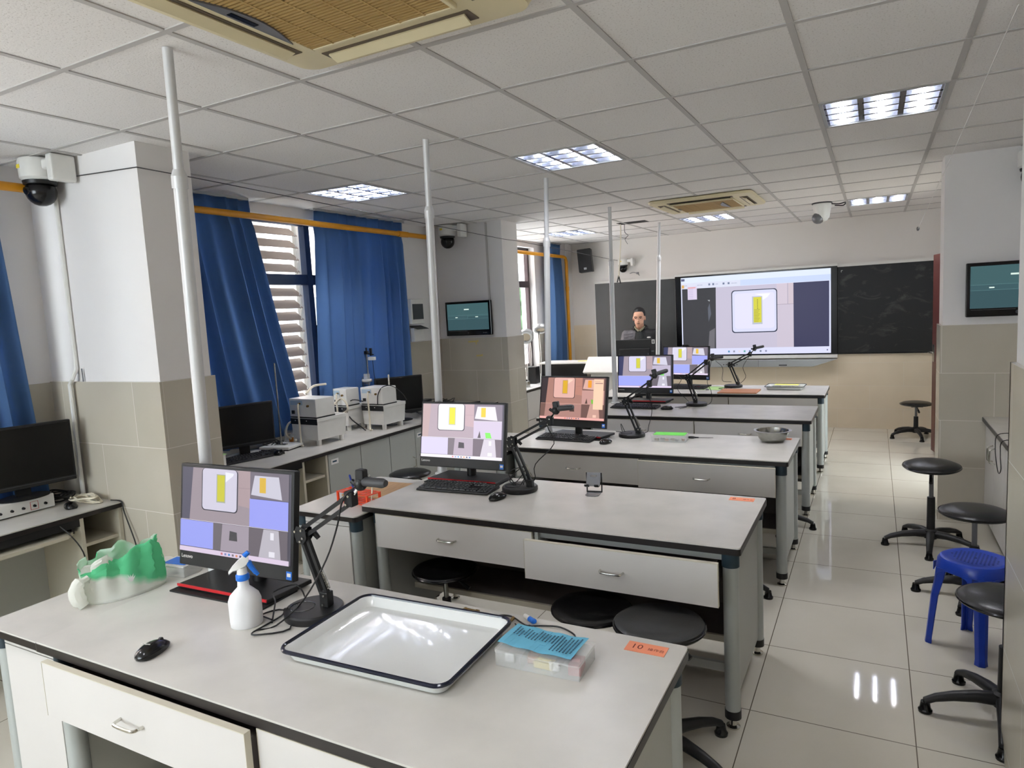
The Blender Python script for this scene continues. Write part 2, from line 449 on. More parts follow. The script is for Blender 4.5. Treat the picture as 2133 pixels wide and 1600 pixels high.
# curtains and gas pipes
def curtain(name, label, top, bot, zt, zb, x=-4.20, folds=9, amp=.048, seed=1, header=True):
    """cloth hung from the ceiling track: top/bot = (y0,y1) spans"""
    o = thing(name, label, 'curtain', (x, top[0], 0)); rr = random.Random(seed)
    ph = [rr.uniform(0, 6.28) for _ in range(4)]
    nu, nv = folds*12, 26; bm = MB(); grid = []
    for j in range(nv+1):
        v = j/nv; z = zt + (zb-zt)*v
        e = v**1.25
        a = top[0]+(bot[0]-top[0])*e; b_ = top[1]+(bot[1]-top[1])*e
        row = []
        for i in range(nu+1):
            u = i/nu
            w = u + .018*math.sin(2*math.pi*u*2.3+ph[0])
            s_ = math.sin(2*math.pi*folds*w+ph[1]); f = .9*s_*abs(s_)**.15 + .30*math.sin(2*math.pi*folds*.5*w+ph[2]+v)
            A = amp*(.45+.55*min(1, v*3)) * (1+.25*math.sin(6*u+ph[3])) * (1-.35*max(0, v-.75)/.25)
            gather = .35*amp*math.exp(-((z-2.56)/.04)**2)
            dz = .012*math.sin(9*u+ph[0])*(v > .97)
            row.append(bm.bm.verts.new((A*f-gather, a+(b_-a)*u-o.location[1]+.006*math.cos(2*math.pi*folds*w+ph[1]), z+dz)))
        grid.append(row)
    for r0, r1 in zip(grid, grid[1:]):
        for i in range(nu): bm.bm.faces.new((r0[i], r0[i+1], r1[i+1], r1[i]))
    c = bm.build('cloth', CURTAIN, o, smooth=True)
    for p in c.data.polygons: p.use_smooth = True
    md = c.modifiers.new('thickness', 'SOLIDIFY'); md.thickness = .002
    m = MB(); m.b(-.012, top[0]-o.location[1]-.01, 2.68, .012, top[1]-o.location[1]+.01, 2.70); m.build('curtain_track', ALU, o)
    return o
curtain('curtain', 'blue curtain nearest the left edge, beside the first pillar', (1.25, 1.99), (1.25, 2.10), 2.68, .80, folds=6, seed=4)
curtain('curtain', 'blue curtain left of the slatted gap, its hem pulled aside over the black monitor', (2.62, 3.72), (2.75, 4.12), 2.68, .84, folds=8, seed=2, amp=.055)
curtain('curtain', 'blue curtain right of the slatted gap, behind the white water baths', (4.44, 5.66), (4.34, 5.66), 2.68, .84, folds=9, seed=3)
curtain('curtain', 'narrow blue curtain by the far window and the front wall corner', (9.02, 9.42), (8.95, 9.50), 2.68, .86, folds=5, seed=5, x=-4.14)
def pipe(label, pts, extra=None):
    o = thing('gas_pipe', label, 'pipe', pts[0])
    p0 = Vector(pts[0])
    MB().tube([Vector(p)-p0 for p in pts], .024, 12, 0).build('pipe_run', YELLOWPIPE, o, smooth=True)
    for p in (pts[0], pts[-1]):
        q = Vector(p)-p0
        MB().ell(q, (.024,)*3, 12).build('end_cap', YELLOWPIPE, o, smooth=True)
    if extra:
        for a, b_ in extra: MB().cyl(Vector(a)-p0, Vector(b_)-p0, .029, n=12).build('coupling', YELLOWPIPE, o, smooth=True)
    return o
pipe('yellow gas pipe ending beside the dome camera at the left edge', [(-4.07, .6, 2.545), (-4.07, 2.13, 2.545)])
pipe('long yellow gas pipe across the two blue curtains of the middle window', [(-4.07, 2.62, 2.545), (-4.07, 5.88, 2.545)], [((-4.07,5.40,2.545),(-4.07,5.55,2.545))])
bend = [(-4.07, 6.75, 2.50), (-4.07, 9.38, 2.50), (-4.07, 9.44, 2.485), (-4.07, 9.47, 2.44), (-4.07, 9.475, 2.38), (-4.07, 9.475, .95)]
o = pipe('bent yellow gas pipe turning down beside the far curtain', bend, [((-4.07,9.475,2.0),(-4.07,9.475,2.06))])

# ------------------------------------------------------------------ ceiling fittings
TUBE_ON = emit('lit_tube', 250, 250, 255, TUBE_STRENGTH)
TUBE_OFF = M_('unlit_tube', 225, 226, 226, .3)
REFL = principled('fixture_reflector', rgb(150, 154, 160), .22, 1.0)
LOUV = principled('louver_blade', rgb(160, 164, 176), .24, 1.0)
def fixture(i, j, on, label):
    x0, y0 = gx(i)+.013, gy(j)+.013; S = .5824-.026
    o = thing('ceiling_light', label, 'ceiling light', (x0+S/2, y0+S/2, CZ), group=None)
    h = S/2
    m = MB()
    m.b(-h, -h, .100, h, h, .107)
    for a in (-h, h-.004): m.b(a, -h, 0, a+.004, h, .105); m.b(-h, a, 0, h, a+.004, .105)
    m.build('housing', REFL, o)
    m = MB()
    for a in (-h, h-.016): m.b(a, -h, -.006, a+.016, h, .002)
    for a in (-h, h-.016): m.b(-h+.016, a, -.006, h-.016, a+.016, .002)
    m.build('rim', ALU, o)
    for k in range(3):
        x = (k-1)*S/3
        MB().cyl((x, -h+.03, .078), (x, h-.03, .078), .0135, n=12).build('tube', TUBE_ON if on else TUBE_OFF, o, smooth=True)
    m = MB()
    prof = ((.0, .0115), (.008, .0085), (.020, .0050), (.036, .0026), (.058, .0014))
    outline = lambda k_: [(-w_*k_, z_) for z_, w_ in prof] + [(w_*k_, z_) for z_, w_ in prof[::-1]]
    for x in (-S/6, S/6, -h+.014, h-.014):
        m.loft([[(x+a, y, z_) for a, z_ in outline(1.2)] for y in (-h+.01, h-.01)])
    for k in range(5):
        y = -h + .012 + (S-.024)*k/4
        for x0 in (-S/2, -S/6, S/6):
            m.loft([[(x, y+a, z_) for a, z_ in outline(1.0)] for x in (x0+.008, x0+S/3-.008)])
    m.build('louver_grid', LOUV, o, smooth=True)
    return o
fixture(0, 1, True, 'lit louvred ceiling light at upper right, nearest the right wall')
fixture(-3, 1, True, 'lit louvred ceiling light in the middle, above a white pole top')
fixture(-6, 1, True, 'louvred ceiling light above the middle window curtains')
fixture(0, 8, True, 'greyish louvred ceiling light beside the hanging track camera')
fixture(-3, 8, True, 'greyish louvred ceiling light just behind the far beige air conditioner')
fixture(-6, 8, True, 'greyish louvred ceiling light above the far window')
for i in (0, -3, -6): tag(fixture(i, -6, True, 'lit louvred ceiling light behind the camera'), group='ceiling lights behind the camera')

def aircon(x0, y0, S, label, mirror=False):
    o = thing('ceiling_air_conditioner', label, 'air conditioner', (x0+S/2, y0+S/2, CZ)); h = S/2
    zt, zb = 0.0, -.035
    m = MB()
    m.loft([[Vector((p[0], p[1], z)) for p in rrect(-a, -a, a, a, r)] for a, r, z in ((h-.02, .05, .0), (h, .07, -.012), (h-.012, .06, -.03), (h-.05, .05, zb))])
    m.build('panel', ACBEIGE, o, smooth=True)
    g = h-.20
    m = MB(); m.b(-g, -g, zb-.0005, g, g, zb)
    n = 36
    for k in range(n):
        y = -g + 2*g*(k+.5)/n
        m.b(-g, y-.0045, zb-.013, g, y+.0045, zb-.006)
    for k in range(1, 6): m.b(-g+2*g*k/6-.003, -g, zb-.014, -g+2*g*k/6+.003, g, zb-.006)
    m.build('intake_grille', ACGRILLE, o)
    m = MB()
    for a in (-g-.015, g): m.b(a, -g-.015, zb-.014, a+.015, g+.015, zb)
    for a in (-g-.015, g): m.b(-g, a, zb-.014, g, a+.015, zb)
    m.build('grille_frame', ACBEIGE, o, bevel=.003)
    for k in range(4):
        mm = RZ(90*k)
        m = MB(); m.mi = 0
        m.b(-g-.02, h-.135, zb-.003, g+.02, h-.065, zb+.001, mm)
        m.mi = 1
        m.b(-g+.0, -.022, -.003, g-.0, .022, .003, mm @ T(0, h-.10, zb-.012) @ RX(-18))
        m.build('air_outlet', [ACDARK, ACBEIGE], o)
    # curved status window lying over the grille edge
    m = MB(); pts = [(-.20,0)] + [(-.20+.4*t, .052*math.sin(math.pi*t)) for t in [k/10 for k in range(1,10)]] + [(.20,0)]
    m.prism(pts, .006, RZ(-90) @ T(0, -g-.012, zb-.018) if not mirror else T(g-.1, 0, zb-.02) @ RZ(90))
    m.build('status_window', GREYM, o)
    m = MB(); m.b(-.05, .012, 0, .05, .032, .002, (RZ(-90) @ T(.02, -g-.012, zb-.020)))
    m.build('status_display', BLACKG, o)
    return o
aircon(-1.865, 1.06, .95, 'aged beige cassette air conditioner at the top edge of the picture')
aircon(-1.90, 6.36, .95, 'aged beige cassette air conditioner in the ceiling near the teaching screen', True)
# missing tile and hanging cables
o = thing('ceiling_opening', 'dark opening in the ceiling above the fourth pole', 'opening', (-2.50, 7.84, CZ))
m = MB(); m.b(-.17, -.10, -.003, .17, .10, .0); m.build('dark_gap', BLACKM, o)  # flat black sheet; the unlit hole is put into its colour
o = thing('hanging_cable', 'beige cable hanging from the dark ceiling opening', 'cable', (-2.66, 7.86, CZ))
m = MB(); m.tube([(0,0,0),(.0,.0,-.15),(-.02,.01,-.35),(-.05,.02,-.62)], .008, 6); m.build('cable_run', CREAMTUBE, o, smooth=True)
m = MB(); m.tube([(-.05,.02,-.60),(-.07,.02,-.68)], .008, 6, 0); m.tube([(-.05,.02,-.60),(-.03,.02,-.70)], .008, 6, 0); m.build('bare_ends', BLACK, o)
m = MB(); m.tube([(.05,0,0),(.05,0,-.1),(.09,0,-.14),(.05,0,-.18),(.08,0,-.24)], .004, 5); m.build('thin_wire', GREYM, o, smooth=True)
o = thing('pull_cord', 'thin pale cord slanting down from the ceiling beside the right pillar', 'cord', (.43, 3.0, CZ))
m = MB(); e = Vector((.30, 6.35, 2.225)) - Vector((.43, 3.0, CZ))
m.tube([(0,0,0), e*.5+Vector((0,0,-.01)), e], .0022, 5); m.build('cord_run', WHITEP, o)
m = MB(); m.ell(e, (.012,.012,.018), 8); m.build('cord_end', GREYM, o)
o = thing('ceiling_wire', 'thin grey wire strung along the left pillars under the ceiling', 'wire', (-3.93, 2.24, 2.60))
m = MB(); a = Vector((-3.93,2.24,2.60)); m.tube([Vector(p)-a for p in ((-3.93,2.24,2.60),(-3.28,2.235,2.565),(-3.28,2.57,2.56),(-3.44,6.35,2.50),(-3.44,6.74,2.50),(-3.35,9.74,2.40))], .003, 5, 0); m.build('wire_run', DARKGREY, o)

# floor-to-ceiling poles that stand on the benches
def pole(base, top, label, joint=.76, r=.021):
    o = thing('support_pole', label, 'pole', base)
    b_, t = Vector((0,0,0)), Vector(top)-Vector(base)
    j = b_ + t*joint
    MB().cyl(b_+Vector((0,0,.01)), j, r*1.15, r*1.15, 20).build('lower_tube', GREYPOLE, o, smooth=True)
    MB().cyl(j, t, r*.86, r*.86, 20).build('upper_tube', GREYPOLE, o, smooth=True)
    d_ = t.normalized()
    m = MB(); m.cyl(j-d_*.03, j+d_*.012, r*1.36, n=20); m.cyl(j+d_*.012, j+d_*.035, r*1.36, r*.95, n=20); m.build('sleeve', GREYPOLE, o, smooth=True)
    m = MB(); m.lathe([(.045,0),(.045,.006),(.03,.012),(.027,.05),(.024,.06)], 20); m.build('foot_flange', GREYPOLE, o, smooth=True)
    return o
GR = None

# wall mounted cameras
def dome_camera(loc, label, side=1):
    o = thing('dome_camera', label, 'security camera', loc)
    m = MB(); m.lathe([(.075,.0),(.092,.015),(.094,.10),(.088,.115),(.05,.118)], 28); m.build('shroud', WHITEP, o, smooth=True)
    m = MB(); m.lathe([(.05,-.022),(.078,-.018),(.082,0),(.05,.004)], 28); m.build('shadow_ring', BLACK, o, smooth=True)
    m = MB(); m.ell((0,0,-.055), (.075,.075,.075), 24); m.build('camera_ball', BLACKG, o, smooth=True)
    m = MB(); m.cyl((0,-.066,-.055),(0,-.08,-.058), .024, .02, 16); m.build('lens', BLACKG, o, smooth=True)
    m = MB(); m.b(.05, -.03, .05, .17, .03, .105); m.b(.15, -.045, -.02, .20, .085, .12); m.build('wall_bracket', WHITEP, o, bevel=.012, seg=3)
    m = MB(); m.b(-.03,-.0948,.06,-.0,-.0935,.08); m.build('warning_sticker', M_('sticker_yellow', 226, 206, 70, .6), o)
    return o
dome_camera((-3.99, 2.15, 2.575), 'white dome camera with black ball on the first left pillar')
c2 = dome_camera((-4.05, 6.24, 2.575), 'white dome camera with black ball above the wall-mounted screen on the second left pillar')
c3 = dome_camera((.62, 3.06, 2.52), 'partly hidden dome camera at the right edge above the wall screen')
c4 = dome_camera((-3.25, 9.66, 2.32), 'small dome camera on the front wall behind the fourth pole')
for k, c in enumerate((c2, c3, c4)): pass
c4.scale = (.8,)*3; c3.location = (.95, 5.85, 2.53)
o = thing('tracking_camera', 'grey white tracking camera hanging from the ceiling near the front wall', 'camera', (-.49, 7.95, CZ))
m = MB(); m.lathe([(.10,0),(.10,-.012),(.06,-.014)], 24); m.build('ceiling_plate', DARKGREY, o, smooth=True)
m = MB(); m.lathe([(.088,-.012),(.09,-.03),(.072,-.15),(.05,-.185),(.02,-.195)], 24); m.build('camera_body', WHITEP, o, smooth=True)
m = MB(); m.ell((-.035,-.02,-.155), (.062,.062,.062), 18); m.build('camera_head', GREYM, o, smooth=True)
m = MB(); m.tube([(.09,0,-.02),(.16,0,-.03),(.22,0,-.02),(.2,0,-.05),(.12,0,-.04)], .006, 6); m.build('cable_loop', BLACK, o, smooth=True)
o = thing('loudspeaker', 'black loudspeaker box mounted left of the board', 'loudspeaker', (-3.80, 9.60, 2.26), math.radians(14))
m = MB(); m.b(-.10,-.10,0,.10,.10,.34, RY(-4)); m.build('speaker_box', BLACK, o, bevel=.01)
m = MB(); m.b(-.088,-.106,.012,.088,-.10,.325, RY(-4)); m.build('speaker_grille', BLACKM, o)
m = MB(); m.b(-.02,-.109,.035,.02,-.106,.065, RY(-4)); m.build('badge', ALU, o)
m = MB(); m.tube([(.03,.08,.15),(.06,.13,.15)], .012, 8, 0); m.b(.0,.135,.09,.10,.148,.21); m.build('wall_bracket', GREYM, o)

# ------------------------------------------------------------------ display contents
_E = {}
def E_(c, s=1.0):
    k = tuple(int(max(0, min(255, v))) for v in c)
    if k not in _E: _E[k] = emit('screen_%02x%02x%02x' % k, *k, s=SCREEN_GAIN)
    return _E[k]
def screen_image(parent, w, h, layers, m, name='screen_image'):
    mb = MB(); mats = []
    for k, (poly, col) in enumerate(layers):
        mat = E_(col)
        if mat not in mats: mats.append(mat)
        mb.mi = mats.index(mat)
        mb.face([m @ Vector((x*w, -.00035*k, y*h)) for x, y in poly])
    return mb.build(name, mats, parent)
Rr = lambda x0, y0, x1, y1: [(x0,y0),(x1,y0),(x1,y1),(x0,y1)]
def rr_(x0, y0, x1, y1, r=.03, asp=1.6): return [(x, y) for x, y in [((px), (py)) for px, py in _rr(x0, y0, x1, y1, r, asp)]]
def _rr(x0, y0, x1, y1, r, asp):
    pts = []
    for cx, cy, a0 in ((x1-r, y1-r*asp, 0), (x0+r, y1-r*asp, 90), (x0+r, y0+r*asp, 180), (x1-r, y0+r*asp, 270)):
        for i in range(5):
            a = math.radians(a0 + 22.5*i); pts.append((cx+math.cos(a)*r, cy+math.sin(a)*r*asp))
    return pts
def aio_layers(v):
    """the class camera view that every bench screen shows"""
    tint = v.get('tint', (1,1,1)); add = v.get('add', 0)
    t = lambda c: tuple(min(255, x*k+add) for x, k in zip(c, tint))
    L = [(Rr(0,0,1,1), t((88,86,96)))]
    A = lambda p, c: L.append((p, t(c)))
    A([(0,.37),(.65,.37),(.65,1),(0,1)], (160,148,156))
    A([(0,.37),(.075,.37),(.105,1),(0,1)], v.get('strip', (92,90,106)))
    A([(.54,.60),(.65,.58),(.65,1),(.54,1)], (176,156,160)); A([(.54,.80),(.65,.80),(.65,.803),(.54,.803)], (140,124,130))
    A(_rr(.195,.505,.535,1.0,.03,1.6), (40,40,54)); A(_rr(.202,.515,.527,1.0,.028,1.6), (212,208,226))
    A([(.42,.97),(.50,.96),(.49,.93),(.42,.85)], (240,240,252))
    A(Rr(.338,.61,.422,.94), (172,178,160)); A(Rr(.346,.625,.415,.93), (206,202,66))
    if v.get('rt', 1):
        A(Rr(.65,.70,.985,1), (122,114,126)); A([(.66,.74),(.93,.71),(.90,.96),(.69,.96)], (206,204,218)); A(Rr(.735,.77,.79,.94), (222,184,70))
    A([(0,.373),(.985,.373),(.985,.378),(0,.378)], (226,220,230))
    mid = v.get('mid', 'blue')
    if mid == 'blue': A(Rr(.65,.38,.985,.695), (158,164,244))
    else:
        A(Rr(.65,.38,.985,.695), (186,178,196)); A(Rr(.65,.695,.985,.70), (226,220,230))
        A([(.70,.39),(.74,.39),(.725,.52)], (90,86,90)); A([(.80,.39),(.87,.39),(.85,.49),(.79,.49)], (120,222,96))
    bx = v.get('blue_to', .32)
    A(Rr(0,.06,.65,.37), (164,154,166)); A([(bx,.06),(bx+.07,.06),(bx+.085,.37),(bx,.37)], (112,106,112))
    if bx < .5: A([(.47,.19),(.545,.19),(.54,.29),(.475,.30)], (74,72,76))
    A(Rr(.0,.06,bx,.37), v.get('blue', (158,166,244)))
    A(Rr(.65,.055,.985,.37), (108,100,108)); A([(.74,.055),(.93,.055),(.91,.37),(.78,.37)], (188,184,194)); A(Rr(.84,.26,.87,.34), (232,230,240)); A(Rr(.83,.07,.88,.13), (232,230,240))
    A(Rr(0,0,1,.055), (222,206,228))
    for k in range(7): A(Rr(.40+.035*k,.015,.418+.035*k,.04), ((200,120,130),(130,140,190),(90,150,210),(130,120,130),(220,150,110),(90,90,110),(80,120,170))[k])
    if v.get('popup'):
        A(Rr(.83,.26,.975,.97), (255,240,238)); A(Rr(.85,.86,.965,.885), (170,168,180)); A(Rr(.84,.91,.93,.92), (190,180,190))
    return L

# ------------------------------------------------------------------ front wall: boards and display
o = thing('left_blackboard', 'dark grey sliding board panel behind the standing man', 'blackboard', (-3.11, 9.72, .98)); bpy.data.objects['left_blackboard'].name = 'blackboard'
m = MB(); m.b(-.61,-.008,0,.61,.0,1.10); m.build('board_panel', BOARDG, o)
m = MB(); m.b(-.62,-.02,1.10,.61,.028,1.13); m.b(-.62,-.012,-.012,.61,.028,0); m.b(-.62,-.012,0,-.61,.028,1.10); m.b(.604,-.012,0,.610,.028,1.10); m.build('board_frame', WHITEP, o)
CHALK = M_('chalky_board', 14, 15, 16, .5)
def chalk_nodes():
    nt = CHALK.node_tree; p = nt.nodes['Principled BSDF']; g = nt.nodes.new('ShaderNodeTexCoord')
    mp = nt.nodes.new('ShaderNodeMapping'); mp.inputs['Rotation'].default_value = (0, -.5, 0); mp.inputs['Scale'].default_value = (2.2, 1, 4.2)
    n = nt.nodes.new('ShaderNodeTexNoise'); n.inputs['Scale'].default_value = 1.6; n.inputs['Detail'].default_value = 8; n.inputs['Roughness'].default_value = .65; n.inputs['Distortion'].default_value = .8
    s = nt.nodes.new('ShaderNodeSeparateXYZ')
    r = nt.nodes.new('ShaderNodeValToRGB'); r.color_ramp.elements[0].position = .54; r.color_ramp.elements[0].color = rgb(14,15,16)
    r.color_ramp.elements[1].position = .78; r.color_ramp.elements[1].color = rgb(74,74,72)
    nt.links.new(g.outputs['Object'], mp.inputs[0]); nt.links.new(mp.outputs[0], n.inputs['Vector']); nt.links.new(n.outputs['Fac'], r.inputs[0]); nt.links.new(r.outputs[0], p.inputs['Base Color'])
chalk_nodes()
o = thing('blackboard', 'black board panel with smeared chalk right of the large screen', 'blackboard', (.11, 9.72, .985))
m = MB(); m.b(-.52,-.008,0,.52,.0,1.10); m.build('board_panel', CHALK, o)
m = MB(); m.b(-.53,-.02,1.10,.53,.028,1.135); m.build('top_rail', WHITEP, o)
m = MB(); m.b(-.53,-.012,-.015,.53,.028,0); m.b(-.53,-.012,0,-.52,.028,1.10); m.b(.52,-.012,0,.53,.028,1.10); m.build('board_frame', BLACKG, o)
m = MB(); m.b(-.49,-.0095,1.05,-.47,-.008,1.055); m.b(-.49,-.0095,1.03,-.486,-.008,1.055); m.build('corner_mark', WHITEP, o)
o = thing('interactive_display', 'large lit teaching display showing a yellow strip in a white tray', 'display', (-1.45, 9.70, .96))
m = MB(); m.b(-1.05,-.03,.0,1.03,.045,1.14); m.build('bezel', BLACKG, o, bevel=.004)
m = MB(); m.b(-1.05,-.035,1.14,1.03,.045,1.17); m.build('top_rail', WHITEP, o)
m = MB(); m.b(-1.05,-.045,-.03,1.03,.045,.012); m.build('bottom_rail', WHITEP, o)
L = [(Rr(0,0,1,1), (226,230,255))]; A = lambda p, c: L.append((p, c))
A(Rr(0,.93,1,1), (228,238,255)); A(Rr(0,.86,1,.93), (206,220,252)); A(Rr(0,.855,.42,.93), (224,228,246))
A(Rr(.008,.078,.99,.855), (60,60,64)); A([(.245,.078),(.768,.078),(.768,.855),(.25,.855)], (202,196,216)); A(Rr(.768,.078,.99,.855), (62,62,92))
A([(.19,.078),(.235,.078),(.24,.34),(.20,.30)], (112,110,116)); A([(.195,.42),(.215,.52),(.205,.66),(.192,.60)], (96,100,112)); A([(.19,.70),(.205,.68),(.207,.70)], (190,195,200))
A(Rr(.66,.60,.768,.604), (150,140,156)); A(Rr(.73,.078,.733,.855), (170,160,176)); A(Rr(.66,.078,.768,.60), (208,198,214)); A(Rr(.66,.604,.73,.855), (214,202,216)); A(Rr(.735,.604,.768,.855), (212,198,208))
A(_rr(.358,.268,.664,.802,.022,1.78), (40,48,70)); A(_rr(.364,.28,.658,.792,.02,1.78), (222,224,250)); A(_rr(.38,.32,.645,.76,.02,1.78), (232,230,252))
A([(.515,.745),(.62,.745),(.60,.70),(.565,.66),(.56,.72)], (250,250,255)); A(Rr(.498,.37,.566,.715), (190,196,206)); A(Rr(.507,.392,.56,.705), (218,214,66))
for k in range(9): A(Rr(.511,.405+.018*k,.540+.014*((k*7)%3)/3,.409+.018*k), (110,108,50))
for k in range(7): A(Rr(.532,.56+.018*k,.537,.570+.018*k), (110,108,50))
A(Rr(.05,.715,.117,.885), (226,214,240))
for k in range(6): A(Rr(.058,.735+.022*k,.09,.739+.022*k), (170,160,196))
A(Rr(.052,.86,.108,.872), (236,160,150)); A(Rr(.008,.865,.026,.905), (222,176,96)); A(Rr(.005,.955,.03,.985), (92,96,130))
for x in (.20,.228,.30,.335): A(Rr(x,.885,x+.013,.91), (120,130,158))
for x in (.03,.12,.14,.25,.36,.38): A(Rr(x,.893,x+.018,.898), (150,156,182))
A(Rr(0,0,1,.078), (224,226,255))
for k, cc in enumerate([(90,150,190),(150,150,170),(232,222,230),(100,170,160),(90,110,150),(200,210,230),(130,140,160),(150,150,180)]): A(Rr(.33+.036*k,.025,.342+.036*k,.048), cc)
A(Rr(.975,.03,.982,.045), (70,70,110))
screen_image(o, 1.92, 1.085, L, T(-.965, -.0305, .033))
o = thing('display_console', 'pale grey trapezoid console tray hanging below the large display', 'console', (-1.40, 9.70, .82))
m = MB(); m.prism([(-1.02,.0),(.70,.0),(.98,.095),(-1.02,.095)], .14, T(0,-.02,0) @ RX(90) @ T(0,0,-.06)); m.build('console_body', ALU, o, bevel=.004)
m = MB()
for k in range(6): m.b(-.44+.035*k, -.105, .03, -.425+.035*k, -.10, .042)
m.build('buttons', DARKGREY, o)
m = MB(); m.b(.02,-.102,.0,.023,-.0995,.095); m.b(.28,-.105,.015,.38,-.10,.03); m.build('seams', DARKGREY, o)
o = thing('wall_socket', 'small white socket on the front wall tiles', 'socket', (.52, 9.738, .30)); bpy.data.objects.remove(o)
o = thing('cable_stub', 'short grey cable stub on the front wall left of the board top', 'cable', (-3.05, 9.72, 2.20))
m = MB(); m.tube([(-.12,0,.0),(-.06,-.02,.01),(0,-.03,-.01),(.03,-.02,-.04)], .006, 6); m.b(-.01,-.04,-.02,.02,-.01,.01); m.build('stub', GREYM, o)

# wall mounted screens on pillars
def wall_screen(loc, w, h, label, ctrl=True):
    o = thing('wall_screen', label, 'screen', loc)
    m = MB(); m.b(-w/2,-.045,0,w/2,0,h); m.build('casing', BLACKG, o, bevel=.006)
    L = [(Rr(0,0,1,1), (58,86,92)), (Rr(0,.5,1,1), (66,98,102)), (Rr(0,.425,1,.43), (110,150,152)), (Rr(0,.555,1,.56), (110,150,152)), (Rr(.5,.43,.503,.555), (110,150,152)), (Rr(0,.43,.5,.555), (62,92,98)),
         (Rr(.42,.76,.54,.80), (226,246,236)), (Rr(.20,.47,.255,.50), (226,246,236)), (Rr(.69,.47,.755,.50), (226,246,236))]
    screen_image(o, w-.05, h-.085, L, T(-w/2+.025, -.0455, .06))
    m = MB(); m.lathe([(.011,0),(.013,.003),(.008,.004)], 16, (0,0,0), m=T(w*.0, -.046, .028) @ RX(90)); m.build('button', DARKGREY, o)
    m = MB(); m.b(-w*.45,-.0465,.048,-w*.02,-.045,.05); m.build('bezel_line', GREYM, o)
    m = MB()
    for k in range(3): m.b(w*.32+.02*k, -.0465, .02, w*.32+.02*k+.01, -.045, .03)
    m.build('indicator_marks', GREYM, o)
    return o
wall_screen((-3.895, 6.352, 1.505), .57, .37, 'teal wall-mounted screen on the second left pillar')
wall_screen((.885, 5.932, 1.53), .61, .385, 'teal wall-mounted screen on the right pillar, cut by the near pillar')
o = thing('conduit', 'thin grey conduit running down the pillar to the left wall screen', 'conduit', (-3.64, 6.36, 1.87))
MB().b(-.008,-.01,0,.008,.008,.82).build('conduit_run', GRID, o)
o = thing('conduit', 'white corner conduit beside the first left pillar', 'conduit', (-4.02, 2.238, .80))
m = MB(); m.tube([(0,0,1.86),(0,0,.75),(.0,-.03,.69),(-.03,-.03,.66),(-.03,-.03,.0)], .012, 8, 0); m.build('conduit_run', WHITEP, o, smooth=True)
m = MB(); m.tube([(.05,0,.75),(.06,0,.45),(.09,0,.3),(.08,0,.0)], .004, 6); m.build('loose_cable', GREYM, o)
o = thing('fuse_box', 'small grey fuse box on the wall right of the middle curtains', 'fuse box', (WX+.012, 5.86, 1.66))
m = MB(); m.b(0,-.11,.0,.06,.11,.26); m.build('box', WHITEP, o, bevel=.006)
m = MB(); m.b(.06,-.09,.05,.066,.09,.21); m.build('dark_cover', DARKGREY, o)
o = thing('wall_switch', 'pale switch plate with a dark hood below the fuse box', 'switch', (WX+.012, 5.88, 1.48))
m = MB(); m.b(0,-.09,0,.05,.09,.14); m.build('plate', WHITEP, o, bevel=.004)
m = MB(); m.loft([[(0,-.1,.16),(0,.1,.16),(.10,.1,.125),(.10,-.1,.125)],[(0,-.1,.165),(0,.1,.165),(.10,.1,.13),(.10,-.1,.13)]]); m.build('hood', DARKGREY, o)
m = MB()
for (x, r) in ((-4.05, 1),):
    pass
# yellowed tape remains on the second pillar
TAPE = M_('yellowed_tape', 196, 178, 112, .6)
for k, (x, z, w) in enumerate(((-3.87, 1.425, .13), (-3.80, 1.27, .08))):
    o = thing('tape_scrap', ('longer' if k == 0 else 'shorter') + ' yellowed tape scrap on the tiles under the left wall screen', 'tape', (x, 6.352, z))
    m = MB(); m.face([(-w/2,0,0),(w/2,0,.004),(w/2,0,.028),(.2*w,0,.020),(-w/2,0,.018)])
    if k == 0: m.face([(.25*w,0,-.025),(.32*w,0,-.025),(.35*w,0,.012),(.2*w,0,.012)])
    ob = m.build('tape', TAPE, o); md = ob.modifiers.new('t', 'SOLIDIFY'); md.thickness = .001

# ------------------------------------------------------------------ benches
TZ = .78
def leg_parts(o, x, y, ztop, r=.031):
    l = MB().cyl((x,y,.075), (x,y,ztop-.055), r, n=20).build('leg', LEGGREY, o, smooth=True)
    MB().cyl((x,y,ztop-.06), (x,y,ztop), r*1.12, n=20).build('leg_cap', TEAL, l, smooth=True)
    m = MB(); m.cyl((x,y,.045), (x,y,.08), r*1.06, n=20); m.build('foot_sleeve', BLACK, l, smooth=True)
    m = MB(); m.lathe([(.026,0),(.028,.008),(.016,.014),(.012,.045)], 20, (x,y,0)); m.build('levelling_foot', CHROME, l, smooth=True)
def bar_handle(o, x, y, z, w=.10, vert=False):
    m = MB()
    if vert: m.tube([(x,y,z+w/2),(x,y-.022,z+w/2-.004),(x,y-.030,z+w/2-.02),(x,y-.030,z-w/2+.02),(x,y-.022,z-w/2+.004),(x,y,z-w/2)], .0048, 8)
    else: m.tube([(x-w/2,y,z),(x-w/2+.004,y-.022,z),(x-w/2+.02,y-.030,z),(x+w/2-.02,y-.030,z),(x+w/2-.004,y-.022,z),(x+w/2,y,z)], .0048, 8)
    return m.build('handle', CHROME, o, smooth=True)
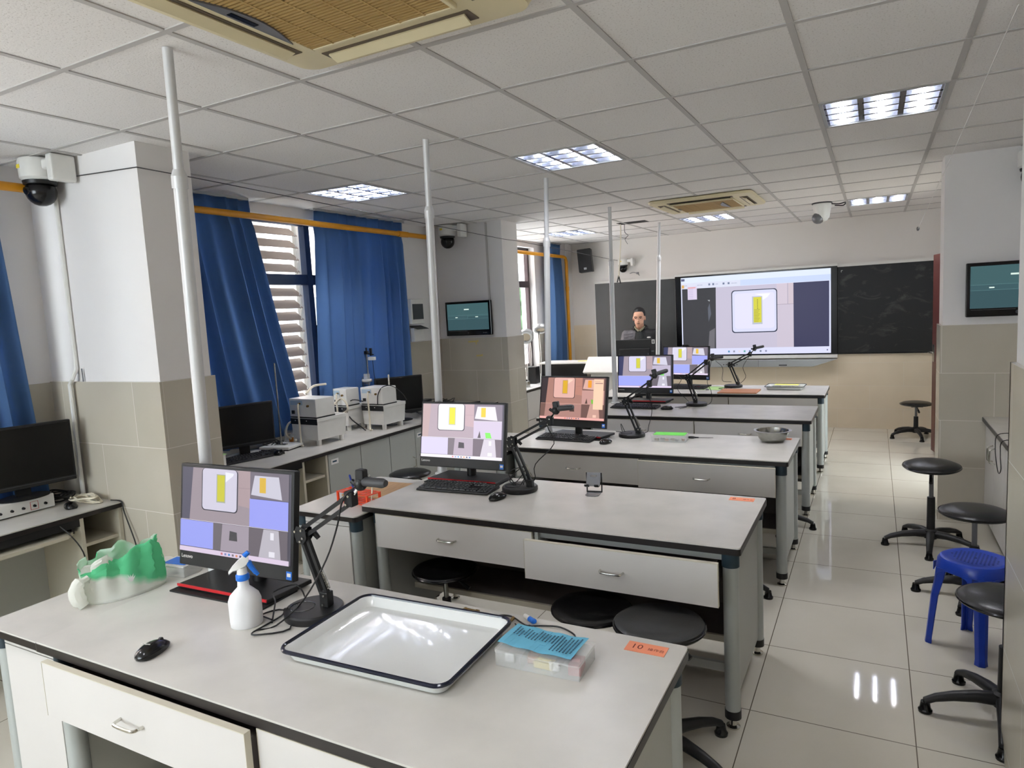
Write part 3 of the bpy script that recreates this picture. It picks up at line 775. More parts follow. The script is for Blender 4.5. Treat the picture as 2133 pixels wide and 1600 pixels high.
def bench(loc, label, pulls=(0,0), slats=True):
    o = thing('lab_bench', label, 'bench', loc, group=None)
    W = .9525; D = .74
    top = MB().prism(rrect(-W, 0, W, D, .012, 3), .006, T(0,0,TZ-.006)).build('worktop', LAMINATE, o)
    MB().prism(rrect(-W-.002, -.002, W+.002, D+.002, .014, 3), .026, T(0,0,TZ-.032)).build('edge_band', EDGE, o)
    m = MB(); m.b(-W+.075,.04,TZ-.07,W-.075,.06,TZ-.032); m.b(-W+.075,D-.06,TZ-.07,W-.075,D-.04,TZ-.032); m.build('apron_rail', LEGGREY, o)
    for x in (-W+.085, W-.045):
        for y in (.045, D-.045): leg_parts(o, x, y, TZ-.032)
        MB().b(x-.010, .075, .10, x+.010, D-.075, TZ-.032).build('end_panel', CABGREY, o)
    MB().b(-W+.055, D-.10, .12, W-.055, D-.085, TZ-.04).build('back_panel', INNER, o)
    MB().b(-W+.055, .30, .24, W-.055, D-.10, .26).build('shelf', [INNER], o)
    MB().b(-W+.055, .285, .236, W-.055, .30, .264).build('shelf_edge', BOARD_EDGE, o)
    m = MB(); m.b(-W+.055, .28, .10, W-.055, .30, .14); m.build('kick_rail', CABGREY, o)
    m = MB(); m.b(.045, .02, .565, .063, D-.1, TZ-.032); m.build('divider', CABGREY, o)
    for (x0, x1), p in zip(((-.862,.040),(.052,.885)), pulls):
        d = MB().b(x0, .0-p, .568, x1, .018-p, .742).build('drawer', [CABWHITE], o)
        m = MB(); m.b(x0, -.001-p, .742, x1, .0185-p, .7445); m.b(x1, -.001-p, .568, x1+.0015, .0185-p, .7445); m.b(x0-.0015, -.001-p, .568, x0, .0185-p, .7445); m.build('drawer_edge', BOARD_EDGE, d)
        m = MB(); m.b(x0+.03, .018-p, .60, x0+.045, .5-p, .70); m.b(x1-.045, .018-p, .60, x1-.03, .5-p, .70); m.b(x0+.045, .018-p, .60, x1-.045, .5-p, .606); m.build('drawer_box', INNER, d)
        bar_handle(d, (x0+x1)/2-.012, -p, .655)
    return o
ROW = [1.085, 2.66, 4.21, 5.68, 7.16]
CX = [-1.412, -1.412, -1.398, -1.383, -1.373]
ordn = ['nearest lab bench, with the empty white tray on it', 'second lab bench from the front of the picture, with the phone stand on it', 'third lab bench, with the steel bowl on its right end', 'fourth lab bench, clear on its right half', 'farthest lab bench, with the small tray and brown board on it']
PULL = [(.030, 0), (.0, .100), (0, .05), (0, 0), (0, 0)]
for k in range(5): bench((CX[k], ROW[k], 0), ordn[k], PULL[k])
def side_unit(loc, label, D=.74):
    """narrower lower table that carries the bench row on to the left"""
    o = thing('side_table', label, 'table', loc)
    W = .45; Z = .748
    MB().prism(rrect(0, 0, W, D, .02, 3), .006, T(0,0,Z-.006)).build('worktop', LAMINATE, o)
    MB().prism(rrect(-.002, -.002, W+.002, D+.002, .022, 3), .024, T(0,0,Z-.030)).build('edge_band', EDGE, o)
    for x in (.045, W-.04):
        for y in (.05, D-.05): leg_parts(o, x, y, Z-.030, .030)
    MB().b(.075, .028, .07, W-.07, .046, Z-.07).build('front_panel', CABWHITE, o)
    MB().b(.075, .028, Z-.066, W-.07, .05, Z-.030).build('apron_rail', CABWHITE, o)
    MB().b(.03, .08, .07, .048, D-.08, Z-.030).build('side_panel', CABGREY, o)
    MB().b(W-.048, .08, .07, W-.03, D-.08, Z-.030).build('side_panel', CABGREY, o)
    return o
SX = -2.775
sn = ['lower side table carrying the green and white plastic bag', 'lower side table with the orange test tube rack on it', 'lower side table at the left end of the third bench', 'lower side table at the left end of the fourth bench', 'lower side table at the left end of the farthest bench']
for k in range(5): side_unit((SX, ROW[k]+(.035 if k == 0 else -.095), 0), sn[k], .71 if k == 0 else .74)
# poles stand behind / on the side tables
pb = [(-2.33,1.74,.748),(-2.335,3.38,.78),(-2.25,4.75,.78),(-2.28,6.39,.78),(-2.27,7.86,.78)]
pt = [(-2.13,1.61,2.70),(-2.16,3.17,2.70),(-2.125,4.64,2.70),(-2.28,6.43,2.70),(-2.27,8.13,2.70)]
pn = ['nearest white support pole, beside the first left pillar', 'second white support pole, left of the left wall screen', 'third white support pole, rising in front of the far window', 'fourth white support pole, left of the standing man', 'fifth and farthest white support pole, right of the standing man']
pj = [.78, .80, .76, .72, .78]
for b_, t_, n_, j_ in zip(pb, pt, pn, pj): pole(b_, t_, n_, j_, .020)
# orange number labels
for k, n in ((0,'10'),(1,'8'),(2,'6')):
    o = thing('number_label', 'orange paper label on the far right corner of the %s bench' % ('nearest', 'second', 'third')[k], 'label', (CX[k]+.79, ROW[k]+.655, TZ))
    MB().b(0, 0, .0002, .115, .055, .0012).build('label_paper', ORANGELABEL, o)
    text_part(n, .036, LABELINK, o, T(.012, .018, .0012), 'number', .0001)
    text_part('操作台' if k == 0 else '操作台', .016, LABELINK, o, T(.062, .02, .0012), 'characters', .0001)

# ------------------------------------------------------------------ bench computers
def desktop(loc, rz, v, label, lift=0.0, wash=False):
    o = thing('desktop_computer', label, 'computer', loc, rz)
    z0 = .0
    bx, by = v.get('base', (0, 0)); bt = T(bx, by, 0)
    m = MB(); m.prism([(-.225,-.085),(.225,-.085),(.245,.115),(-.205,.115)], .016, bt @ T(0,0,.006)); m.build('base_plate', BLACK, o, bevel=.003)
    m = MB(); m.b(-.225,-.089,.014,.225,-.0845,.0235, bt); m.build('red_stripe', RED, o)
    m = MB(); m.b(-.235,-.115,.0,.235,.05,.006, bt); m.build('base_foot', BLACKM, o)
    m = MB(); m.cyl((0,.085,.015),(0,.085,.28), .028, .026, 16); m.build('stand_column', BLACK, o, smooth=True)
    tilt = T(0, -.035, .090) @ RX(-v.get('tilt', 7))
    w, h = .565, .378
    p = MB(); p.b(-w/2, 0, 0, w/2, .028, h, tilt); p.b(-.16,.028,.05,.16,.055,.28, tilt)
    pn_ = p.build('monitor_body', BLACK, o, bevel=.004)
    screen_image(o, w-.024, h-.068, aio_layers(v), tilt @ T(-w/2+.012, -.0006, .056))
    text_part('Lenovo', .020, WHITEP, o, tilt @ T(-w/2+.012, -.0004, .028) @ RX(90), 'maker_lettering')
    m = MB(); m.b(w/2-.03,-.0008,.008,w/2-.006,0,.036, tilt); m.build('energy_sticker', BLUECAP, o)
    m = MB(); m.b(w/2-.026,-.0012,.018,w/2-.010,-.0008,.030, tilt); m.build('sticker_print', WHITEPAPER, o)
    if v.get('webcam'):
        m = MB(); m.b(-.035,-.012,h,.035,.03,h+.018, tilt); m.build('webcam_clip', BLACK, o, bevel=.004)
    return o
V1 = dict(mid='blue', blue_to=.32, tint=(1,1,1), tilt=8, base=(-.05, .03))
V2 = dict(mid='gray', blue_to=.34, tint=(1.18,1.16,1.17), add=10, strip=(170,150,150), blue=(188,184,226), tilt=10, base=(0,.045))
V3 = dict(mid='gray', blue_to=.0, tint=(1.12,.90,.78), popup=True, strip=(58,62,74), tilt=11, base=(0,.08))
V4 = dict(mid='gray', blue_to=.62, tint=(1.06,1.06,1.08), strip=(60,64,96), tilt=5, webcam=True)
V5 = dict(mid='blue', blue_to=.60, tint=(1.08,1.08,1.08), strip=(60,64,96), tilt=4, webcam=True)
desktop((-2.021, 1.612, TZ), math.radians(2), V1, 'lit desktop computer on the nearest bench, behind the spray bottle')
desktop((-2.084, 3.235, TZ), math.radians(1), V2, 'lit desktop computer on the second bench, washed-out picture')
desktop((-1.976, 4.60, TZ), math.radians(-6), V3, 'lit desktop computer on the third bench, with a pinkish picture')
desktop((-2.0, 6.51, TZ), math.radians(-2), V4, 'lit desktop computer on the fourth bench, left of the farthest one')
desktop((-1.883, 7.70, TZ), math.radians(-12), V5, 'lit desktop computer on the farthest bench, in front of the teaching display')

def keyboard(loc, rz, label, tilt=0):
    o = thing('keyboard', label, 'keyboard', loc, rz)
    m = MB(); m.loft([[(-.225,y,.002),(.225,y,.002),(.222,y,z),(-.222,y,z)] for y, z in ((-.078,.012),(-.05,.016),(.075,.026))]); m.build('case', BLACK, o, bevel=.003)
    m = MB(); K = BLACKP
    rows = [(.055, 15), (.030, 14), (.008, 14), (-.014, 13), (-.036, 12), (-.058, 8)]
    for y, n in rows:
        zb = .016 + (y+.05)*.08; w = .295/n
        for i in range(n):
            x = -.212 + w*i
            ww = w
            m.loft([[(x+a,y-b_,z),(x+ww-a,y-b_,z),(x+ww-a,y+b_,z),(x+a,y+b_,z)] for a, b_, z in ((.001,.0098,zb),(.003,.0078,zb+.007))])
        for i in range(3):
            x = .092 + .0195*i
            if y in (.008, -.014) and True: continue
            m.loft([[(x+a,y-b_,z),(x+.0195-a,y-b_,z),(x+.0195-a,y+b_,z),(x+a,y+b_,z)] for a, b_, z in ((.001,.0098,zb),(.003,.0078,zb+.007))])
        if y < .05:
            for i in range(3):
                x = .156 + .0195*i
                m.loft([[(x+a,y-b_,z),(x+.0195-a,y-b_,z),(x+.0195-a,y+b_,z),(x+a,y+b_,z)] for a, b_, z in ((.001,.0098,zb),(.003,.0078,zb+.007))])
    m.build('keycaps', K, o)
    return o
keyboard((-2.035, 3.085, TZ), math.radians(3), 'black keyboard in front of the computer on the second bench')
keyboard((-2.01, 4.545, TZ), math.radians(-4), 'black keyboard in front of the pinkish computer on the third bench')
keyboard((-1.985, 6.115, TZ), math.radians(-1), 'black keyboard left of the mouse on the fourth bench')
keyboard((-1.86, 7.565, TZ), math.radians(-3), 'black keyboard beside the green paper on the farthest bench')
def mouse(loc, rz, label, logo=False):
    o = thing('computer_mouse', label, 'mouse', loc, rz)
    m = MB(); rings = []
    for t in [0, .03, .09, .18, .3, .42, .55, .68, .8, .9, .96, 1]:
        y = -.058 + .116*t; e = max(0, 1-(2*t-1)**2)
        w = .034*max(.10, e**.34)*(1-.10*t); h = .039*max(.26, e**.40)*(1.06-.26*t)
        rings.append([(math.cos(a)*w, y, max(.001, .010 + math.sin(a)*(h-.010))) for a in [2*math.pi*i/28 for i in range(28)]])
    m.loft(rings); sh = m.build('shell', BLACKG, o, smooth=True)
    for p in sh.data.polygons: p.use_smooth = True
    m = MB(); m.cyl((-.0035,.034,.0245),(.0035,.034,.0245), .0085, n=14); m.build('scroll_wheel', DARKGREY, o, smooth=True)
    if logo: text_part('Lenovo', .0105, WHITEP, o, T(0,-.026,.0402) @ RX(0), 'maker_lettering', .0006, 'CENTER')
    return o
mouse((-1.915, 1.188, TZ), math.radians(14), 'black wireless mouse alone at the front of the nearest bench', True)
mouse((-1.724, 2.985, TZ), math.radians(-10), 'black mouse at the foot of the camera stand on the second bench')
mouse((-1.675, 4.47, TZ), math.radians(-15), 'black mouse right of the keyboard on the third bench')
mouse((-1.665, 6.05, TZ), math.radians(-70), 'black mouse right of the keyboard on the fourth bench')

# ------------------------------------------------------------------ spring arm camera stands
def arm_stand(base, j0, el, j2, cj, c1, label, rz=0.0, mug=True):
    """coordinates are relative to the base centre"""
    o = thing('camera_stand', label, 'camera stand', base, rz)
    m = MB(); m.lathe([(.094,0),(.097,.004),(.097,.022),(.092,.027),(.0,.027)], 40); m.build('base', BLACK, o, smooth=True)
    m = MB(); m.tube([(-.035+.040*math.cos(a), -.015+.040*math.sin(a), .0272) for a in [2*math.pi*t/28 for t in range(29)]], .0018, 6, 0); m.build('base_ring', BLACKG, o)
    j0, el, j2, cj, c1 = map(Vector, (j0, el, j2, cj, c1))
    m = MB(); m.cyl((j0.x, j0.y, .025), (j0.x, j0.y, j0.z-.01), .014, n=12); m.c(j0.x, j0.y, j0.z, .036, .03, .05); m.build('base_joint', BLACK, o, bevel=.003)
    def rods(a, b_, name, off=.013):
        d = (b_-a).normalized(); n = Vector((-d.z, 0, d.x)); 
        for s in (-1, 1):
            q = MB()
            side = Vector((0, .012*s, 0)); 
            q.tube([a+n*off*s, b_+n*off*s], .0088, 4, 0); q.build(name, BLACK, o)
    rods(j0, el, 'lower_arm_bar'); rods(el, j2, 'upper_arm_bar')
    def spring(a, b_, r=.006, turns=16):
        pts = []; d = (b_-a); n1 = Vector((0,1,0)); n2 = d.normalized().cross(n1)
        for i in range(turns*8+1):
            t = i/(turns*8); an = 2*math.pi*turns*t; pts.append(a + d*t + (n1*math.cos(an)+n2*math.sin(an))*r)
        q = MB(); q.tube(pts, .0012, 4, 0); q.build('tension_spring', CHROME, o)
    dd = el-j0; nn = Vector((dd.z, 0, -dd.x)).normalized()
    spring(j0+dd*.12+nn*.027, j0+dd*.42+nn*.022)
    m = MB()
    d = (el-j0).normalized(); n = Vector((-d.z,0,d.x))
    for y in (-.014, .014):
        mm = Matrix.Translation((0, y-.0015, 0))
        poly = [el+Vector((-.026,0,.004)), el+Vector((-.012,0,.028)), el+Vector((.026,0,.020)), el+Vector((.028,0,-.012)), el+Vector((.010,0,-.034)), el+Vector((-.016,0,-.028))]
        m.loft([[Vector((p.x, p.y+y-.0015, p.z)) for p in poly], [Vector((p.x, p.y+y+.0015, p.z)) for p in poly]])
    m.build('elbow_plate', BLACKM, o)
    m = MB()
    for q in (el+Vector((-.016,0,.010)), el+Vector((.004,0,-.022)), el+Vector((.012,0,.016)), el+Vector((.016,0,-.010)), j0+Vector((0,0,-.016)), j0+Vector((.006,0,.016)), j2+Vector((-.006,0,-.016)), j2+Vector((.006,0,.012))):
        m.cyl(q+Vector((0,-.022,0)), q+Vector((0,.022,0)), .0042, n=8)
    m.build('screw_head', CHROME, o, smooth=True)
    m = MB(); m.cyl(el+Vector((.03,.02,.0)), el+Vector((.045,.025,-.02)), .010, .008, 10); m.build('tightening_knob', BLACK, o)
    m = MB(); m.c(j2.x, j2.y, j2.z, .034, .034, .05); m.build('wrist_joint', BLACKM, o, bevel=.006)
    m = MB(); m.tube([j2, j2+(cj-j2)*.6, cj], .0055, 8, 0); m.build('wrist_rod', CHROME, o)
    m = MB(); m.ell(cj, (.022,.022,.024), 12); m.cyl(cj+Vector((-.02,0,-.004)), cj+Vector((-.035,0,.006)), .008, n=8); m.build('ball_joint', BLACK, o, smooth=True)
    a = (c1-cj); a.normalize(); u = cj + a*.012; ln = (c1-cj).length + .03
    q = Vector((1,0,0)).rotation_difference(a).to_matrix().to_4x4()
    m = MB(); m.b(-.010,-.014,.012,.022,.014,.046, Matrix.Translation(cj) @ q); m.build('clip', BLACK, o, bevel=.005)
    m = MB(); m.loft([[(x, math.cos(t)*ry, math.sin(t)*rz_) for t in [2*math.pi*i/16 for i in range(16)]] for x, ry, rz_ in ((.012,.011,.010),(.018,.017,.015),(.088,.017,.015),(.100,.012,.010))])
    for v in m.bm.verts: v.co = Matrix.Translation(cj + Vector((0,0,.008))) @ q @ v.co
    m.build('webcam', DARKGREY, o, smooth=True)
    return o
def rel(b_, *p): return [tuple(round(q[i]-b_[i], 4) for i in range(3)) for q in p]
A_ = [
 ((-1.640,1.578,TZ), (-1.602,1.60,.833), (-1.684,1.60,1.046), (-1.461,1.60,1.185), (-1.417,1.60,1.237), (-1.308,1.60,1.236), 'black spring arm camera stand on the nearest bench, by the spray bottle'),
 ((-1.690,3.17,TZ), (-1.627,3.17,.82), (-1.726,3.17,1.048), (-1.492,3.17,1.168), (-1.456,3.17,1.224), (-1.357,3.17,1.236), 'black spring arm camera stand on the second bench, in front of the pinkish screen'),
 ((-1.578,4.76,TZ), (-1.529,4.76,.82), (-1.618,4.76,1.045), (-1.434,4.76,1.173), (-1.394,4.76,1.232), (-1.306,4.76,1.259), 'black spring arm camera stand on the third bench, crossing the fourth screen'),
 ((-1.462,6.33,TZ), (-1.471,6.33,.822), (-1.541,6.33,1.046), (-1.367,6.33,1.184), (-1.312,6.33,1.217), (-1.226,6.33,1.223), 'black spring arm camera stand on the fourth bench, right of the farthest screen'),
 ((-1.375,7.72,TZ), (-1.325,7.72,.816), (-1.408,7.72,1.031), (-1.194,7.72,1.143), (-1.147,7.72,1.199), (-1.078,7.72,1.213), 'black spring arm camera stand on the farthest bench, below the teaching display'),
]
for a in A_: arm_stand(a[0], *rel(a[0], *a[1:6]), a[6])
def cable(name, label, pts, r, mat, ends=None, cat='cable', extra=None):
    p0 = Vector(pts[0]); o = thing(name, label, cat, pts[0])
    MB().tube([Vector(p)-p0 for p in pts], r, 6, 4).build('cable_run', mat, o, smooth=True)
    for e in (extra or []): MB().tube([Vector(p)-p0 for p in e], r, 6, 4).build('cable_run', mat, o, smooth=True)
    return o
z = TZ + .005
cable('camera_cable', 'black cable from the nearest camera stand arm looping onto the bench', [(-1.417,1.60,1.24),(-1.47,1.575,1.19),(-1.50,1.57,1.10),(-1.56,1.57,.98),(-1.62,1.52,.86),(-1.69,1.46,z),(-1.725,1.41,z),(-1.705,1.385,z),(-1.63,1.46,z),(-1.755,1.555,z+.0),(-1.80,1.50,z),(-1.72,1.47,z+.01)], .0028, BLACK,
      extra=[[(-1.72,1.47,z),(-1.80,1.56,z+.02),(-1.85,1.60,z+.03),(-1.80,1.66,z+.04),(-1.72,1.62,z+.01),(-1.69,1.55,z+.03)], [(-1.725,1.41,z),(-1.73,1.52,z),(-1.76,1.56,z),(-1.70,1.52,z+.03)]])
cable('camera_cable', 'black cable coil at the foot of the second camera stand', [(-1.456,3.17,1.224),(-1.50,3.15,1.15),(-1.47,3.16,1.05),(-1.59,3.17,.93),(-1.60,3.18,.85),(-1.64,3.20,.82)], .0026, BLACK,
      extra=[[(-1.66,3.19,.92),(-1.74,3.20,.86),(-1.76,3.19,.82),(-1.72,3.19,.82),(-1.66,3.19,.90),(-1.73,3.19,.89),(-1.76,3.18,.86),(-1.70,3.18,.80),(-1.65,3.19,.88),(-1.68,3.19,.80),(-1.64,3.19,.80),(-1.66,3.18,.90)]])
cable('camera_cable', 'black cable hanging from the third camera stand to the bench', [(-1.394,4.76,1.232),(-1.45,4.74,1.15),(-1.42,4.76,1.0),(-1.46,4.80,.86),(-1.52,4.88,z),(-1.75,4.90,z)], .0026, BLACK, extra=[[(-1.70,4.90,z),(-1.68,4.82,.86),(-1.62,4.78,z),(-1.58,4.86,z)]])
cable('camera_cable', 'black cable looping from the fourth camera stand around its base', [(-1.312,6.33,1.217),(-1.33,6.32,1.14),(-1.36,6.33,1.0),(-1.33,6.36,.90),(-1.36,6.40,z),(-1.52,6.24,z),(-1.62,6.16,z),(-1.52,6.20,z),(-1.56,6.10,z)], .0026, BLACK, extra=[[(-1.55,6.45,z),(-1.66,6.42,.92),(-1.62,6.42,1.02),(-1.70,6.46,1.06)]])
cable('camera_cable', 'black cable from the farthest camera stand lying over the green paper', [(-1.147,7.72,1.199),(-1.20,7.70,1.12),(-1.27,7.72,1.0),(-1.25,7.75,.88),(-1.36,7.62,z),(-1.47,7.62,z),(-1.50,7.55,z),(-1.40,7.50,z),(-1.46,7.66,z)], .0026, BLACK, extra=[[(-1.39,7.70,.84),(-1.48,7.66,.86),(-1.47,7.64,1.0),(-1.55,7.66,1.08)]])

# ------------------------------------------------------------------ things on the nearest bench
def tray(loc, rz, w, d, h, label, enamel=ENAMEL, rim=ENAMELRIM, rr=.04, rimr=.006):
    o = thing('tray', label, 'tray', loc, rz)
    def ring(ix, z, r): return [Vector((p[0], p[1], z)) for p in rrect(-w/2+ix, -d/2+ix, w/2-ix, d/2-ix, r, 6)]
    m = MB()
    m.loft([ring(.030, .0, rr*.7), ring(.018, .004, rr*.8), ring(.004, h-.004, rr), ring(.0, h, rr), ring(.004, h+.0, rr), ring(.008, h-.004, rr), ring(.022, .009, rr*.8), ring(.045, .0045, rr*.6)], cap=True)
    m.build('pan', enamel, o, smooth=True)
    P = ring(-.001, h, rr); P.append(P[0])
    m = MB(); m.tube(P, rimr, 8, 0); m.build('rolled_rim', rim, o, smooth=True)
    return o
tray((-1.238, 1.512, TZ), math.radians(2), .560, .405, .036, 'large white enamel tray with a dark blue rim on the nearest bench')
# spray bottle
o = thing('spray_bottle', 'white plastic spray bottle with a blue collar and trigger', 'spray bottle', (-1.795, 1.435, TZ), math.radians(48)); o.scale = (1.12, 1.12, 1.02)
m = MB(); m.lathe([(.040,0),(.044,.004),(.045,.02),(.0455,.085),(.040,.102),(.026,.118),(.0165,.128),(.0150,.150),(.0150,.165)], 28, sy=.82); m.build('bottle_body', SPRAYBODY, o, smooth=True)
m = MB(); m.lathe([(.0175,.150),(.019,.152),(.019,.166),(.0165,.170)], 24); m.build('collar', BLUECAP, o, smooth=True)
m = MB(); m.lathe([(.015,.168),(.0135,.182),(.0125,.190)], 18)
m.loft([[(x, y*wy, zz) for y, zz in zip((-1,-.6,.6,1,1,.6,-.6,-1),(b0,t0-.002+0*b0,t0-.002,b0,b0-.0,b0-.004,b0-.004,b0))] for x, wy, b0, t0 in ((-.036,.005,.176,.184),(-.024,.008,.186,.200),(-.008,.010,.188,.216),(.010,.010,.196,.228),(.020,.008,.208,.230))])
m.build('spray_head', WHITEP, o, smooth=True)
m = MB(); m.tube([(.018,0,.206),(.024,0,.190),(.034,0,.170),(.042,0,.158)], .0075, 8, 3, radii=[.009,.008,.007,.0055]); m.cyl((.010,0,.225),(.022,0,.236), .009, .007, 12); m.build('trigger', BLUECAP, o, smooth=True)

# parts box with hand written note
o = thing('parts_box', 'clear plastic parts box with a handwritten blue note, at the tray corner', 'box', (-.797, 1.592, TZ), math.radians(2))
w, d, h = .245, .125, .048
def open_box(m, w, d, h, t):
    m.b(-w/2,-d/2,0,w/2,d/2,t); m.b(-w/2,-d/2,t,w/2,-d/2+t,h); m.b(-w/2,d/2-t,t,w/2,d/2,h); m.b(-w/2,-d/2+t,t,-w/2+t,d/2-t,h); m.b(w/2-t,-d/2+t,t,w/2,d/2-t,h); return m
open_box(MB(), w, d, h-.008, .0018).build('box_body', CLEARP, o)
m = MB(); m.prism(rrect(-w/2-.003,-d/2-.003,w/2+.003,d/2+.003,.008), .008, T(0,0,h-.008)); m.build('lid', CLEARP, o)
for x in (-.075, .055):
    m = MB(); m.b(x-.014,-d/2-.0075,h-.026,x+.014,-d/2-.0035,h-.002); m.build('latch', CLEARP, o, bevel=.001)
m = MB(); m.b(-w/2+.075,-d/2+.004,.002,-w/2+.077,d/2-.004,h-.012); m.b(w/2-.075,-d/2+.004,.002,w/2-.073,d/2-.004,h-.012); m.build('partition', CLEARP, o)
o2 = o
for k, (x, y, sx, sy, sz, mt, nm, lb) in enumerate(((.01,-.025,.055,.03,.018,M_('yellow_plastic_part', 200,182,70,.5),'plastic_part','yellow part inside the clear parts box'), (.098,-.01,.035,.06,.028,M_('red_plastic_part', 150,44,50,.5),'plastic_part','dark red part in the right end of the clear parts box'), (-.035,.0,.03,.05,.02,BROWNB,'plastic_part','brown part in the middle of the clear parts box'))):
    q = thing(nm, lb, 'part', (-.797+x, 1.592+y, TZ+.0025), math.radians(10*k))
    m = MB(); m.b(-sx/2,-sy/2,0,sx/2,sy/2,sz); m.cyl((-sx/3,0,sz),(sx/3,0,sz), sz*.3, n=10); m.build('body', mt, q, bevel=.002)
n = thing('note', 'handwritten light blue note lying on the clear parts box', 'note', (-.807, 1.605, TZ+h+.002), math.radians(-2))
m = MB(); nx = 14; P = [[(-.115+.225*i/nx, -.057+.12*j/3, .001+.010*abs(i/nx-.55)**1.5+.0015*math.sin(i*1.3+j)) for i in range(nx+1)] for j in range(4)]
for j in range(3):
    for i in range(nx): m.face([P[j][i], P[j][i+1], P[j+1][i+1], P[j+1][i]])
q = m.build('paper', BLUEPAPER, n); md = q.modifiers.new('t', 'SOLIDIFY'); md.thickness = .0006; md.offset = 1
m = MB(); rr2 = random.Random(5)
for i in range(20):
    x = -.098 + .0102*i; y0 = -.045+.01*rr2.random() if i > 12 else -.01+.02*rr2.random(); y = y0
    while y < .05 - .02*rr2.random():
        l = .003+.004*rr2.random(); zz = .0035+.010*abs((x+.115)/.225-.55)**1.5
        m.b(x, y, zz, x+.0042, y+l, zz+.0003); y += l+.0022
m.build('handwriting', INK, n)
# brass clamp and connector leads
o = thing('brass_clamp', 'small tarnished brass clamp behind the large tray', 'clamp', (-1.142, 1.765, TZ), math.radians(-5))
m = MB(); m.b(-.026,-.006,0,.022,.006,.014); m.b(-.03,-.008,.0,-.022,.008,.02); m.build('clamp_body', BRASS, o, bevel=.001)
m = MB(); m.cyl((-.02,0,.018),(.026,0,.018), .0045, n=10); m.cyl((.02,0,.018),(.03,0,.018), .007, n=8); m.build('clamp_screw', BRASS, o)
o = thing('sensor_lead', 'black lead with blue and white connectors looping behind the parts box', 'lead', (-.98, 1.79, TZ))
m = MB(); Z_=.004
pts = [(-.08,-.035,Z_),(-.075,.0,Z_),(-.035,.01,Z_),(.02,-.02,Z_),(.05,-.035,Z_+.004),(.09,-.01,Z_),(.14,-.0,Z_),(.20,-.03,Z_),(.205,-.07,Z_),(.17,-.085,Z_)]
m.tube(pts, .0026, 6, 4); m.build('cable_run', BLACK, o, smooth=True)
m = MB(); m.tube([(.05,-.035,Z_+.006),(.10,-.04,Z_),(.13,-.05,Z_),(.14,-.075,Z_)], .0024, 6, 4); m.tube([(.0,-.03,Z_),(.03,-.055,Z_),(.05,-.035,Z_),(.02,-.05,Z_+.004)], .0024, 6, 4); m.build('cable_run', BLACK, o, smooth=True)
m = MB(); m.cyl((.01,.018,.010),(.035,.004,.010), .0075, n=14); m.build('white_connector', WHITEP, o, smooth=True)
m = MB(); m.cyl((.033,.005,.010),(.052,-.006,.010), .0085, n=14); m.ell((.055,-.008,.012), (.009,.008,.008), 12); m.build('blue_connector', BLUECAP, o, smooth=True)
m = MB(); m.cyl((-.02,-.005,.008),(-.015,-.035,.008), .006, .004, 10); m.build('brown_plug', BRASS, o, smooth=True)

# plastic bag on the side table
o = thing('plastic_bag', 'crumpled green and white plastic bag at the left end of the nearest bench', 'bag', (-2.545, 1.495, .748), math.radians(68))
BAGG = fabric_translucent('bag_green', 140, 232, 180, .5)
def bag_nodes():
    nt = BAGG.node_tree; tc = nt.nodes.new('ShaderNodeTexCoord'); mp = nt.nodes.new('ShaderNodeMapping'); mp.vector_type = 'POINT'
    sx = nt.nodes.new('ShaderNodeSeparateXYZ'); n = nt.nodes.new('ShaderNodeTexNoise'); n.inputs['Scale'].default_value = 9
    nt.links.new(tc.outputs['Object'], sx.inputs[0]); nt.links.new(tc.outputs['Object'], n.inputs['Vector'])
    a = nt.nodes.new('ShaderNodeMath'); a.operation = 'MULTIPLY_ADD'; a.inputs[1].default_value = .22
    b = nt.nodes.new('ShaderNodeMath'); b.operation = 'MULTIPLY_ADD'; b.inputs[1].default_value = .10
    nt.links.new(sx.outputs['X'], a.inputs[0]); nt.links.new(sx.outputs['Z'], a.inputs[2])
    nt.links.new(n.outputs['Fac'], b.inputs[0]); nt.links.new(a.outputs[0], b.inputs[2])
    r = nt.nodes.new('ShaderNodeValToRGB'); e = r.color_ramp.elements
    e[0].position = .105; e[0].color = rgb(246, 247, 240); e[1].position = .125; e[1].color = rgb(120, 222, 168)
    nt.links.new(b.outputs[0], r.inputs[0])
    for nd in nt.nodes:
        if nd.type in ('BSDF_DIFFUSE', 'BSDF_TRANSLUCENT'): nt.links.new(r.outputs[0], nd.inputs['Color'])
bag_nodes(); BAGW = fabric_translucent('bag_white', 246, 247, 240, .5)
m = MB(); rr3 = random.Random(11); nu, nv = 56, 18; G = []
lump = lambda a, v: .05*math.sin(3*a+1+3*v) + .045*math.sin(7*a+5*v)*v + .03*math.sin(11*a-4*v)*v
for j in range(nv+1):
    v = j/nv; row = []
    for i in range(nu):
        a = 2*math.pi*i/nu
        k = 1 + lump(a, v)
        rx = (.142 - .030*v**1.5) * k + .012*v*math.sin(13*a)
        ry = (.075 - .050*v**.8) * k + .010*math.sin(9*a+2)*v
        top = .158 + .024*math.cos(a) + .012*math.sin(5*a) + .010*math.sin(9*a+1) + .030*math.exp(-((a-2.0)/.7)**2)
        zz = top*v
        n_ = Vector((rr3.uniform(-1,1), rr3.uniform(-1,1), rr3.uniform(-1,1)))*.0035*min(1, v*3)
        x = math.cos(a)*rx - .035*v*(1-math.cos(a))*.5 + .02*v
        row.append(m.bm.verts.new(Vector((x, math.sin(a)*ry + .015*v, max(0, zz)+.001)) + n_))
    G.append(row)
